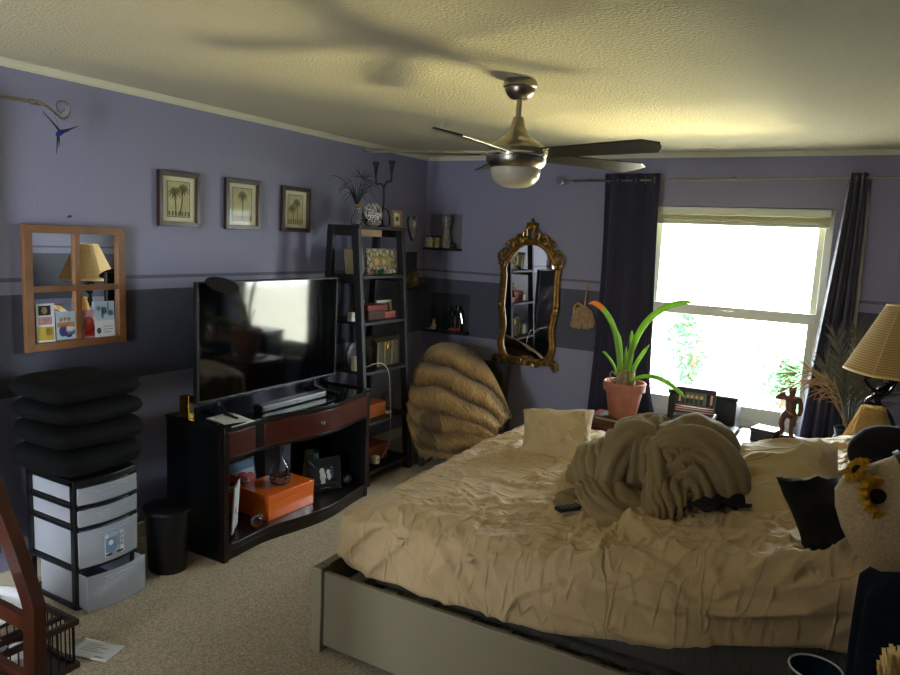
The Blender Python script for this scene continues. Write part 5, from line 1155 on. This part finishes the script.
# ================= by the window =================
def chest(name, x0, x1, y0, y1, z1, m_, label, cat, nd=2, z0=0):
    t = T(name, label, cat, ((x0+x1)/2, (y0+y1)/2, z0)); g = G(); g.box(x0, x1, y0, y1, z0, z1-.022); g.build('body', m_, t, smooth=False, bevel=.003)
    g = G(); g.box(x0-.012, x1+.012, y0-.012, y1+.005, z1-.021, z1); g.build('top', m_, t, smooth=False, bevel=.004)
    hh = (z1-.03-z0-.04)/nd
    for k in range(nd):
        g = G(); g.box(x0+.015, x1-.015, y0-.013, y0-.0005, z0+.035+hh*k, z0+.025+hh*(k+1)); d = g.build('drawer', m_, t, smooth=False, bevel=.003)
        g = G(); g.ball(((x0+x1)/2, y0-.024, z0+.03+hh*(k+.5)), .011, 10); g.build('knob', BRASS, d)
    return t
REDW = mat('red_brown_lacquer', '5a2c22', .35, var=(10, .2))
chest('nightstand', -1.47, -1.04, 4.40, 4.80, .615, REDW, 'red-brown wooden nightstand carrying the potted plant', 'nightstand')
t = T('book', 'closed pale book lying under the terracotta pot', 'book', (-1.28, 4.56, .6155)); M = rotm(0, 0, -8, (-1.27, 4.57, .6155))
g = G(); g.box(-.13, .13, -.10, .10, 0, .004, M=M); g.box(-.13, .13, -.10, .10, .021, .025, M=M); g.box(-.13, -.126, -.10, .10, .004, .021, M=M); g.build('cover', cb('book_dark_cover', '35302c'), t, smooth=False)
g = G(); g.box(-.126, .127, -.097, .097, .0041, .0209, M=M); g.build('pages', CREAMPAPER, t, smooth=False)
pp = T('potted_plant', 'long-leaved green houseplant in a terracotta pot standing on the nightstand book', 'potted plant', (-1.28, 4.56, .641)); pc = Vector((-1.255, 4.57, .641))
g = G(); g.lathe([(0, 0), (.082, 0), (.086, .005), (.118, .175), (.127, .176), (.135, .182), (.138, .232), (.133, .238), (.124, .236), (.118, .18), (.112, .17), (0, .165)], pc, 40); g.build('pot', TERRA, pp)
g = G(); g.grid(lambda u, v: pc+Vector((.118*v*math.cos(2*PI*u), .118*v*math.sin(2*PI*u), .205+.010*N((v*4*math.cos(6.28*u), v*4*math.sin(6.28*u), 0), 1, 1))), 28, 8, cu=True); g.build('soil', SOIL, pp)
g = G()
for k in range(3):
    q = pc+Vector((-.035+.04*k, -.02*(k % 2), .205)); g.tube([q, q+Vector((0, 0, .03)), q+Vector((0, 0, .07)), q+Vector((.002, 0, .11))], [.022, .024, .016, .012], 10, sec=lambda th, t: 1+.08*math.sin(th*5))
g.tube(bez([pc+Vector((-.06, -.03, .21)), pc+Vector((-.09, -.04, .27)), pc+Vector((-.07, -.05, .30)), pc+Vector((-.05, -.05, .28))], 5), .005, 6); g.build('bulb', mat('papery_bulb', '9a8a6a', .7, var=(40, .4)), pp)
def pleaf(pts, w_, m_=GREEN, tip=None):
    P = bez([pc+Vector(p) for p in pts], 8); n = len(P)
    g = G(); g.leaf(P, lambda t: w_*(.45+.48*math.sin(PI*min(1, t*.75+.12)))*(1 if t < .8 else max(.02, (1-t)/.2)), up=(0, -1, .25), fold=.22); b = g.build('leaf', [m_, GREENPALE] if tip else m_, pp, recalc=False, solid=.0015, ang=None)
    if tip:
        me = b.data; nf = len(me.polygons)
        for i in range(nf): me.polygons[i].material_index = 1 if i/nf > tip else 0
# leaf positions relative to the pot foot: px arcs of the photo on the plane y~4.57
pleaf([(-.02, 0, .22), (.02, -.01, .42), (.10, -.03, .62), (.22, -.05, .74), (.33, -.06, .785), (.40, -.07, .795)], .022)
pleaf([(-.03, 0, .22), (-.05, -.02, .42), (-.09, -.03, .58), (-.16, -.04, .69), (-.225, -.05, .735), (-.27, -.05, .725)], .019, tip=.62)
pleaf([(-.02, .01, .22), (-.03, .0, .36), (-.06, .0, .52), (-.13, -.02, .63)], .011)
pleaf([(-.04, .01, .22), (-.07, -.02, .33), (-.13, -.04, .41), (-.15, -.05, .42)], .009)
pleaf([(.01, 0, .22), (.03, -.01, .38), (.03, -.02, .50), (.02, -.01, .58)], .017)
pleaf([(.01, .01, .22), (.05, .02, .34), (.09, .02, .42), (.14, .0, .50)], .015)
pleaf([(-.01, .0, .22), (.0, -.01, .33), (-.005, -.02, .47)], .013)
pleaf([(.02, -.01, .22), (.10, -.06, .285), (.20, -.09, .31), (.30, -.12, .29), (.38, -.14, .245), (.42, -.15, .215)], .014)
# low black cabinet with picture and box behind
bc_ = chest('low_cabinet', -1.0, -.60, 4.62, 4.98, .60, BLACKWOOD, 'low black cabinet under the window between nightstand and side table', 'cabinet')
t = T('keepsake_box', 'blue-grey box under the flag-striped photo frame', 'box', (-.82, 4.75, .6005)); g = G(); g.box(-.945, -.71, 4.66, 4.82, .6005, .675); g.build('base', mat('slate_blue_box', '4b5866', .5), t, smooth=False, bevel=.003)
g = G(); g.box(-.948, -.707, 4.657, 4.823, .676, .700); g.build('lid', MATS['slate_blue_box'], t, smooth=False, bevel=.003)
t = T('striped_photo_frame', 'photo frame with red and white stripes standing under the window beside the plant', 'picture frame', (-.83, 4.74, .7005)); M = rotm(0, 0, 2, (-.955, 4.72, .7015)) @ rotm(-9, 0, 0); fp = lambda a, b, q: M @ Vector((a, -q, b))
g = G(); framebox(g, fp, 0, .245, 0, .165, .04, -.008, .006); g.build('frame', cb('frame_black', '17161a'), t, smooth=False, bevel=.002)
g = G()
for k in range(7): g.prism(rc(.004, .004+.0075*k, .241, .0085+.0075*k), fp, .0062, .0075, cm=k % 2)
g.build('stripes', [cb('stripe_red', '9a3a3a'), PAPER], t, smooth=False)
g = G(); g.prism(rc(.055, .058, .19, .135), fp, .0076, .009, 0)
for q in (.075, .10, .13, .16): g.prism(disc(q, .108, .010, 1.2), fp, .009, .0096, 1); g.prism(rc(q-.011, .062, q+.011, .096), fp, .009, .0096, 2)
for q in (.02, .215): g.prism(rc(q, .07, q+.012, .13), fp, .0062, .0075, 1)
g.build('photo', [cb('photo_green', '55604a'), SK, DK], t, smooth=False)
t = T('black_storage_box', 'tall black box standing directly under the window behind the striped frame', 'box', (-.80, 5.12, 0)); g = G(); g.box(-1.06, -.615, 5.0, 5.25, 0, .76); g.build('base', BLACKPLASTIC, t, smooth=False, bevel=.01); g = G(); g.box(-1.065, -.61, 4.995, 5.255, .761, .79); g.build('lid', BLACKPLASTIC, t, smooth=False, bevel=.008)
st = T('side_table', 'pale lilac-topped side table beneath the right half of the window', 'table', (-.36, 5.05, 0)); LIL = mat('pale_lilac_top', 'a9a2b8', .35)
g = G(); g.box(-.60, -.13, 4.74, 5.30, .505, .53); g.build('tabletop', LIL, st, smooth=False, bevel=.004)
for x in (-.58, -.18):
    for y in (4.76, 5.25): g = G(); g.box(x, x+.035, y, y+.035, 0, .505); g.build('leg', BLACKWOOD, st, smooth=False, bevel=.002)
t = T('trinket_box', 'small dark wooden box with a lighter lid on the side table beside the figurine', 'box', (-.42, 5.0, .5305)); M = rotm(0, 0, -14, (-.42, 5.01, .5305)); g = G(); g.box(-.075, .075, -.07, .07, 0, .065, M=M); g.build('base', mat('dark_walnut', '2c201c', .4, var=(30, .3)), t, smooth=False, bevel=.003)
g = G(); g.box(-.077, .077, -.072, .072, .066, .09, M=M); g.build('lid', mat('worn_walnut', '4b3d34', .3), t, smooth=False, bevel=.003)
fgm = T('standing_figurine', 'brown carved standing figurine with a raised arm on the side table', 'figurine', (-.30, 4.98, .5305)); WD = mat('carved_brown_wood', '5f3a2c', .4, var=(25, .35)); c = Vector((-.29, 4.98, .5305))
g = G(); g.box(-.045, .045, -.04, .04, 0, .075, M=Matrix.Translation(c) @ rotm(0, 0, 10)); g.build('plinth', MATS['dark_walnut'], fgm, smooth=False, bevel=.004)
B = lambda x, y, z_: c+Vector((x*1.3, y*1.3, z_*1.06+.073))
def skinned(name, verts, edges, radii, m_, parent, root=0, sub=2, **k):
    me = bpy.data.meshes.new(name); off = parent.location if parent else Vector((0, 0, 0)); me.from_pydata([tuple(Vector(v)-off) for v in verts], edges, []); me.materials.append(m_)
    o = bpy.data.objects.new(name, me); COL.objects.link(o); o.parent = parent; sk = o.modifiers.new('skin', 'SKIN'); sk.use_smooth_shade = True
    for i, r_ in enumerate(radii): me.skin_vertices[0].data[i].radius = (r_, r_)
    me.skin_vertices[0].data[root].use_root = True; s2 = o.modifiers.new('sub', 'SUBSURF'); s2.levels = sub; s2.render_levels = sub; return o
vs = [B(0, 0, .13), B(0, 0, .17), B(-.003, 0, .21), B(0, 0, .238), B(0, -.003, .265), B(-.022, 0, .125), B(-.034, -.005, .075), B(-.028, .004, .035), B(-.03, 0, .004), B(.016, 0, .12), B(.015, -.008, .07), B(.012, .002, .035), B(.014, 0, .004),
      B(-.026, 0, .228), B(-.068, -.004, .222), B(-.035, -.006, .255), B(.030, 0, .222), B(.045, .002, .175), B(.042, -.008, .135), B(-.012, -.004, .292), B(.012, -.004, .295)]
ed = [(0, 1), (1, 2), (2, 3), (3, 4), (0, 5), (5, 6), (6, 7), (7, 8), (0, 9), (9, 10), (10, 11), (11, 12), (2, 13), (13, 14), (14, 15), (2, 16), (16, 17), (17, 18), (4, 19), (4, 20)]
rd = [1.35*q for q in [.025, .024, .026, .012, .017, .017, .013, .012, .010, .017, .014, .012, .012, .013, .009, .008, .013, .011, .010, .006, .006]]
if not hasattr(bpy.types.Mesh, 'skin_vertices'): pass
def skin_tubes(parent):
    g = G()
    for ch_ in ([0, 1, 2, 3, 4], [0, 5, 6, 7, 8], [0, 9, 10, 11, 12], [2, 13, 14, 15], [2, 16, 17, 18], [4, 19], [4, 20]):
        P = [vs[i] for i in ch_]; Rr = [rd[i] for i in ch_]; Q = bez(P, 6) if len(P) > 2 else P; m_ = len(Q)-1; RRr = [Rr[min(int(i/m_*(len(Rr)-1)), len(Rr)-2)]*(1-((i/m_*(len(Rr)-1)) % 1))+Rr[min(int(i/m_*(len(Rr)-1))+1, len(Rr)-1)]*((i/m_*(len(Rr)-1)) % 1) if i < m_ else Rr[-1] for i in range(m_+1)]
        g.tube(Q, RRr, 12)
        for i in (0, -1): g.ball(P[i], Rr[i]*1.0, 10)
    o = g.build('body', WD, parent); r_ = o.modifiers.new('remesh', 'REMESH'); r_.mode = 'VOXEL'; r_.voxel_size = .0035; r_.use_smooth_shade = True; s_ = o.modifiers.new('smooth', 'SMOOTH'); s_.iterations = 6; return o
skin_tubes(fgm)
g = G(); g.tube(bez([B(-.024, -.02, .16), B(.0, -.028, .14), B(.026, -.02, .12), B(.03, -.01, .06)], 6), .0035, 6); g.build('sash', mat('pale_wood_edge', '9a7a62', .4), fgm)

# ================= lamp, raffia, dried palms =================
chest('nightstand', -.06, .56, 4.18, 4.66, .66, BLACKWOOD, 'dark bedside chest carrying the table lamp behind the head of the bed', 'nightstand', nd=3)
lp = T('table_lamp', 'table lamp with a cream pleated shade on a twisting black figure base', 'lamp', (.24, 4.36, .6605)); LC = Vector((.245, 4.36, 0))
def shademat():
    mt = mat('pleated_shade', 'c9a868', .8, transl=.35); nt = mt.node_tree; b = nt.nodes['Principled BSDF']
    tc = nt.nodes.new('ShaderNodeTexCoord'); wv = nt.nodes.new('ShaderNodeTexWave'); wv.bands_direction = 'Z'; wv.inputs['Scale'].default_value = 26; wv.inputs['Distortion'].default_value = .6
    cr = nt.nodes.new('ShaderNodeValToRGB'); e = cr.color_ramp.elements; e[0].color = (*hexlin('9a7c48'), 1); e[1].color = (*hexlin('d8bd84'), 1); e[1].position = .6
    nt.links.new(tc.outputs['Object'], wv.inputs['Vector']); nt.links.new(wv.outputs['Fac'], cr.inputs[0]); nt.links.new(cr.outputs[0], b.inputs['Base Color']); return mt
g = G()
def shp(u, v):
    th = 2*PI*u; s_ = 6; k = int(u*s_); r0, r1 = .105, .268
    a0 = 2*PI*math.floor(u*6)/6; a1 = a0+2*PI/6; f = (th-a0)/(a1-a0)
    def ring(r): p = Vector((r*math.cos(a0), r*math.sin(a0), 0)).lerp(Vector((r*math.cos(a1), r*math.sin(a1), 0)), f); c_ = Vector((r*math.cos(th), r*math.sin(th), 0)); return p.lerp(c_, .45)
    p = ring(r0).lerp(ring(r1), v); p.z = 1.515-(1.515-1.165)*v; rr = 1+.006*math.sin(th*120); return LC+Vector((p.x*rr, p.y*rr, p.z))
g.grid(lambda u, v: shp(u % 1.0, v), 480, 14, cu=True); g.build('lamp_shade', shademat(), lp, solid=.002, recalc=False, ang=None)
g = G()
for v in (0.0, 1.0): g.tube([shp(i/60, v) for i in range(60)], .006, 6, closed=True)
for k in range(6): g.tube([shp(k/6+.0001, v/6) for v in range(7)], .0035, 6)
g.build('shade_piping', mat('shade_piping_cloth', 'd8c290', .8), lp)
g = G(); LB_ = mat('black_glazed_figure', '14161c', .18)
g.lathe([(0, 0), (.075, 0), (.08, .012), (.06, .03), (.03, .045), (0, .045)], (LC.x, LC.y, .6605), 28)
g.tube(bez([(LC.x, LC.y, .70), (LC.x+.03, LC.y, .80), (LC.x-.03, LC.y-.01, .90), (LC.x-.08, LC.y-.02, .98), (LC.x-.09, LC.y-.02, 1.04), (LC.x-.04, LC.y, 1.10), (LC.x, LC.y, 1.17)], 8), lambda t: .030*(1-.45*t)+.008*math.sin(t*20), 14)
g.tube(bez([(LC.x-.06, LC.y-.02, 1.05), (LC.x-.13, LC.y-.03, 1.07), (LC.x-.16, LC.y-.03, 1.12), (LC.x-.10, LC.y-.03, 1.15), (LC.x-.06, LC.y-.03, 1.13)], 6), lambda t: .014*(1-.5*t), 10)
g.tube(bez([(LC.x-.09, LC.y-.03, .98), (LC.x-.14, LC.y-.05, 1.0), (LC.x-.12, LC.y-.06, 1.03), (LC.x-.05, LC.y-.05, 1.06), (LC.x-.02, LC.y-.04, 1.13)], 6), lambda t: .014*(1-.5*t), 10)
g.ball((LC.x-.055, LC.y-.02, 1.125), (.02, .02, .026), 12); g.build('figure_base', LB_, lp)
g = G(); g.cyl((LC.x, LC.y, 1.16), (LC.x, LC.y, 1.27), .012, seg=12); g.cyl((LC.x, LC.y, 1.27), (LC.x, LC.y, 1.33), .018, .018, 14); g.ball((LC.x, LC.y, 1.37), (.03, .03, .04), 12); g.build('bulb_holder', WHITE, lp)
rb = T('raffia_bundle', 'tied bundle of straw-coloured raffia hanging in front of the lamp base', 'raffia', (.14, 4.15, .6605))
g = G(); rr = random.Random(5); tc_ = Vector((.135, 4.235, 0))
for k in range(420):
    a = rr.uniform(0, 2*PI); q = rr.random()**.5; r0 = .055*q; r1 = .135*q*rr.uniform(.8, 1.15); z1_ = rr.uniform(.70, .78)
    p0 = tc_+Vector((r0*math.cos(a), r0*math.sin(a)*.7, .985+rr.uniform(-.004, .012))); p2 = tc_+Vector((r1*math.cos(a), r1*math.sin(a)*.55, z1_)); pm = (p0+p2)/2+Vector((rr.uniform(-.012, .012), 0, .01))
    g.leaf([p0, pm, p2], .0035, up=(0, 1, .1))
g.v = [Vector((v.x, v.y+.0, v.z)) for v in g.v]; g.build('strands', RAFFIA, rb, recalc=False, smooth=False)
g = G(); g.lathe([(0, .67), (.03, .67), (.03, .85), (.025, .96), (0, .965)], (tc_.x, tc_.y, 0), 20); g.build('core', RAFFIA, rb)
vz = T('dried_palms', 'arrangement of dried palm fronds and grasses in a tall dark vase behind the lamp', 'dried plants', (.02, 4.86, 0)); vcx, vcy = .04, 4.90
g = G(); g.lathe([(0, 0), (.10, 0), (.13, .1), (.14, .4), (.09, .62), (.07, .68), (.08, .72), (.07, .72), (.06, .68), (.08, .6), (0, .5)], (vcx, vcy, 0), 24); g.build('vase', mat('dark_bronze_vase', '23201e', .4), vz)
def frond(base, tip, n, L, m_, name, up=.05, wid=.0026, rr=random.Random(3)):
    base = Vector(base); tip = Vector(tip); g = G(); mid = (base+tip)/2+Vector((0, 0, up)); P = bez([base, mid, tip], 8); g.tube(P, lambda t: .004*(1-.7*t)+.001, 6)
    for k in range(n):
        t = .35+.65*k/n; p = P[min(int(t*(len(P)-1)), len(P)-2)]; d = (P[-1]-P[len(P)//2]).normalized(); s_ = 1 if k % 2 else -1
        perp = d.cross(Vector((0, 1, 0))).normalized()*s_; e = p+d*L*rr.uniform(.5, .9)+perp*L*rr.uniform(.35, .75)*(1.1-t*.6)+Vector((0, rr.uniform(-.03, .03), rr.uniform(-.02, .02)))
        g.leaf([p, (p+e)/2+d*.012, e], lambda q: wid*math.sin(PI*min(1, q*.8+.15))+.0005, up=(0, 1, 0))
    g.build(name, m_, vz, recalc=False, smooth=False)
b0 = (vcx, vcy, .70)
frond(b0, (-.30, 4.80, 1.03), 40, .15, DRY, 'dried_frond', .16)
frond(b0, (-.14, 4.82, 1.00), 30, .12, DRY, 'dried_frond', .12)
frond((vcx, vcy, .72), (-.33, 4.78, .93), 26, .10, mat('rusty_frond', 'a87a58', .8, var=(20, .3)), 'rusty_frond', .16)
for tp in ((-.08, 4.92, 1.26), (.02, 4.95, 1.32), (.14, 4.9, 1.34), (.24, 4.92, 1.2), (-.03, 4.86, 1.15), (.32, 4.9, 1.1), (.10, 4.84, 1.15), (-.12, 4.95, 1.08)): frond(b0, tp, 46, .15, DRYGREY, 'grey_frond', .02, .0042)
# dark pillow + hat and clothing at the near right
g = G(); g.ball((.20, 3.22, .98), (.17, .10, .13), 40, M=rotm(0, 10, 0), disp=lambda n_: 1+.06*N(n_, 2, 3)); g.build('round_cushion', mat('charcoal_felt', '0a0b10', .9), label='rounded charcoal cushion above the straw hat, in front of the lamp', cat='cushion')
cr_ = T('valet_chair', 'high-backed chair at the right edge, covered by a dark navy coat', 'chair', (.36, 1.62, 0))
for x in (.16, .52):
    for y in (1.50, 1.78): g = G(); g.box(x-.018, x+.018, y-.018, y+.018, 0, .45 if y < 1.6 else 1.12); g.build('leg', BLACKWOOD, cr_, smooth=False)
g = G(); g.box(.13, .55, 1.47, 1.80, .45, .48); g.build('seat', BLACKWOOD, cr_, smooth=False, bevel=.005)
g = G(); g.box(.18, .50, 1.77, 1.79, .75, 1.12); g.build('backrest', BLACKWOOD, cr_, smooth=False, bevel=.004)
g = G()
def coat(u, v):
    th = 2*PI*u; z = 1.24-.86*v; ct_ = math.cos(th); st_ = math.sin(th); rx = .275+.04*v-.13*max(0, 1-v*5); ry = .075+.05*v-.04*max(0, 1-v*5)
    f = 1+.05*math.sin(th*7+2*v)+.06*N((ct_*2, st_*2, v*2.5), 1, 4)
    return Vector((.355+.0*v+rx*ct_*f, 1.70+.03*v+ry*st_*f, z+.015*math.sin(th*3)))
g.grid(coat, 120, 60, cu=True)
n0 = len(g.v); g.add([Vector((.355, 1.70, 1.26))]+[coat(i/120, 0) for i in range(120)], [(0, 1+i, 1+(i+1) % 120) for i in range(120)])
g.build('navy_coat', DENIM, solid=.0, ang=None, label='dark navy coat hanging over the chair at the right edge', cat='clothing')
hat = T('straw_hat', 'woven straw hat trimmed with a sunflower, hung on the navy coat', 'hat', (.14, 1.50, 1.25))
def strawmat():
    mt = mat('woven_straw', 'c4ae88', .85, var=(200, .2)); nt = mt.node_tree; b = nt.nodes['Principled BSDF']; tc = nt.nodes.new('ShaderNodeTexCoord'); wv = nt.nodes.new('ShaderNodeTexWave'); wv.wave_type = 'RINGS'; wv.rings_direction = 'Z'; wv.inputs['Scale'].default_value = 110; wv.inputs['Distortion'].default_value = 1.2
    wv.wave_type = 'BANDS'; wv.bands_direction = 'Z'; mp = nt.nodes.new('ShaderNodeMapping'); mp.inputs['Rotation'].default_value = (0, R_(-55), 0)
    bp = nt.nodes.new('ShaderNodeBump'); bp.inputs['Strength'].default_value = .5; bp.inputs['Distance'].default_value = .002; nt.links.new(tc.outputs['Object'], mp.inputs[0]); nt.links.new(mp.outputs[0], wv.inputs['Vector']); nt.links.new(wv.outputs['Fac'], bp.inputs['Height']); nt.links.new(bp.outputs[0], b.inputs['Normal']); return mt
SW = strawmat()
ax = Vector((-.86, -.10, -.42)).normalized(); hx = ax.cross(Vector((0, 1, 0))).normalized(); hy = ax.cross(hx); HM = Matrix((hx, hy, ax)).transposed().to_4x4(); HM.translation = Vector((.155, 1.50, 1.315))
g = G(); g.lathe([(.20, -.035), (.19, -.03), (.15, -.012), (.115, .0), (.105, .006), (.100, .03), (.096, .08), (.088, .115), (.07, .135), (.04, .146), (0, .15)], (0, 0, 0), 48); g.v = [HM @ v for v in g.v]; g.build('crown', SW, hat, solid=.004, ang=None)
g = G(); g.lathe([(.1065, .012), (.1055, .022), (.108, .022), (.109, .012)], (0, 0, 0), 48); g.v = [HM @ v for v in g.v]; g.build('ribbon', mat('olive_ribbon', '4a3e26', .7), hat)
def sunflower(c, nrm, r, parent):
    nrm = Vector(nrm).normalized(); a = nrm.orthogonal().normalized(); b = nrm.cross(a); c = Vector(c); g = G()
    for ring in (0, 1):
        for k in range(13):
            th = 2*PI*(k+.5*ring)/13; d = a*math.cos(th)+b*math.sin(th); g.leaf([c+d*r*.3+nrm*.003*ring, c+d*r*.7+nrm*(.012+.004*ring), c+d*r*(1-.1*ring)+nrm*.004], lambda t: r*.16*math.sin(PI*min(1, t*.7+.25)), up=tuple(nrm), fold=.2)
    p = g.build('petals', mat('sunflower_yellow', 'd8a414', .6, transl=.2), parent, recalc=False, solid=.0006)
    g = G(); g.ball(c+nrm*.006, (r*.34,)*3, 16, disp=lambda n_: 1+.06*N(n_, 12, 2)); g.build('seed_disc', mat('seed_brown', '2a180c', .9), parent)
    return p
sunflower((.066, 1.425, 1.335), (.6, -.62, .5), .043, hat); sunflower((.040, 1.465, 1.365), (-.75, -.25, .55), .03, hat)
g = G(); g.leaf([(.09, 1.44, 1.35), (.115, 1.425, 1.358), (.145, 1.42, 1.35)], lambda t: .006*math.sin(PI*min(1, t*.8+.15)), up=(0, -1, .3)); g.build('green_leaf', GREEN, hat, recalc=False)
rs = T('small_round_table', 'small dark round table beside the bed carrying the blue tumbler', 'table', (.0, 2.0, 0)); g = G(); g.lathe([(0, .48), (.14, .48), (.145, .485), (.145, .5), (0, .502)], (.0, 2.0, 0), 32); g.build('tabletop', BLACKWOOD, rs)
g = G(); g.lathe([(0, 0), (.10, 0), (.10, .015), (.02, .03), (.018, .47), (.05, .4795), (0, .4795)], (0, 2.0, 0), 20); g.build('pedestal', BLACKWOOD, rs)
tb = T('blue_tumbler', 'dark blue tumbler with a white rim at the lower right of the photo', 'cup', (.012, 2.02, .5025)); TZ = .5025
g = G(); g.lathe([(0, 0), (.045, 0), (.05, .01), (.064, .165), (.066, .172), (.063, .172), (.061, .165), (.046, .012), (0, .008)], (.012, 2.02, TZ), 36); g.build('body', mat('blue_enamel', '14304a', .3), tb)
g = G(); g.tube([(.012+.0645*math.cos(2*PI*k/36), 2.02+.0645*math.sin(2*PI*k/36), TZ+.172) for k in range(36)], .0028, 6, closed=True); g.build('rim', PAPER, tb)
rbm = T('raffia_broom', 'shaggy straw-coloured raffia bundle at the bottom right corner', 'raffia', (.16, 1.25, 0)); rr = random.Random(9)
g = G(); g.cyl((.17, 1.26, 0), (.165, 1.26, 1.0), .03, .05, 12); g.build('stem', RAFFIA, rbm)
g = G()
for k in range(320):
    a = rr.uniform(0, 2*PI); q = rr.random()**.5; p0 = Vector((.16+.03*q*math.cos(a), 1.26+.03*q*math.sin(a), .96)); e = Vector((.165+.075*q*math.cos(a), 1.26+.075*q*math.sin(a), 1.17-.05*q*q+rr.uniform(-.02, .012))); g.leaf([p0, (p0+e)/2, e], .003, up=(0, 1, .1))
g.build('strands', RAFFIA, rbm, recalc=False, smooth=False)
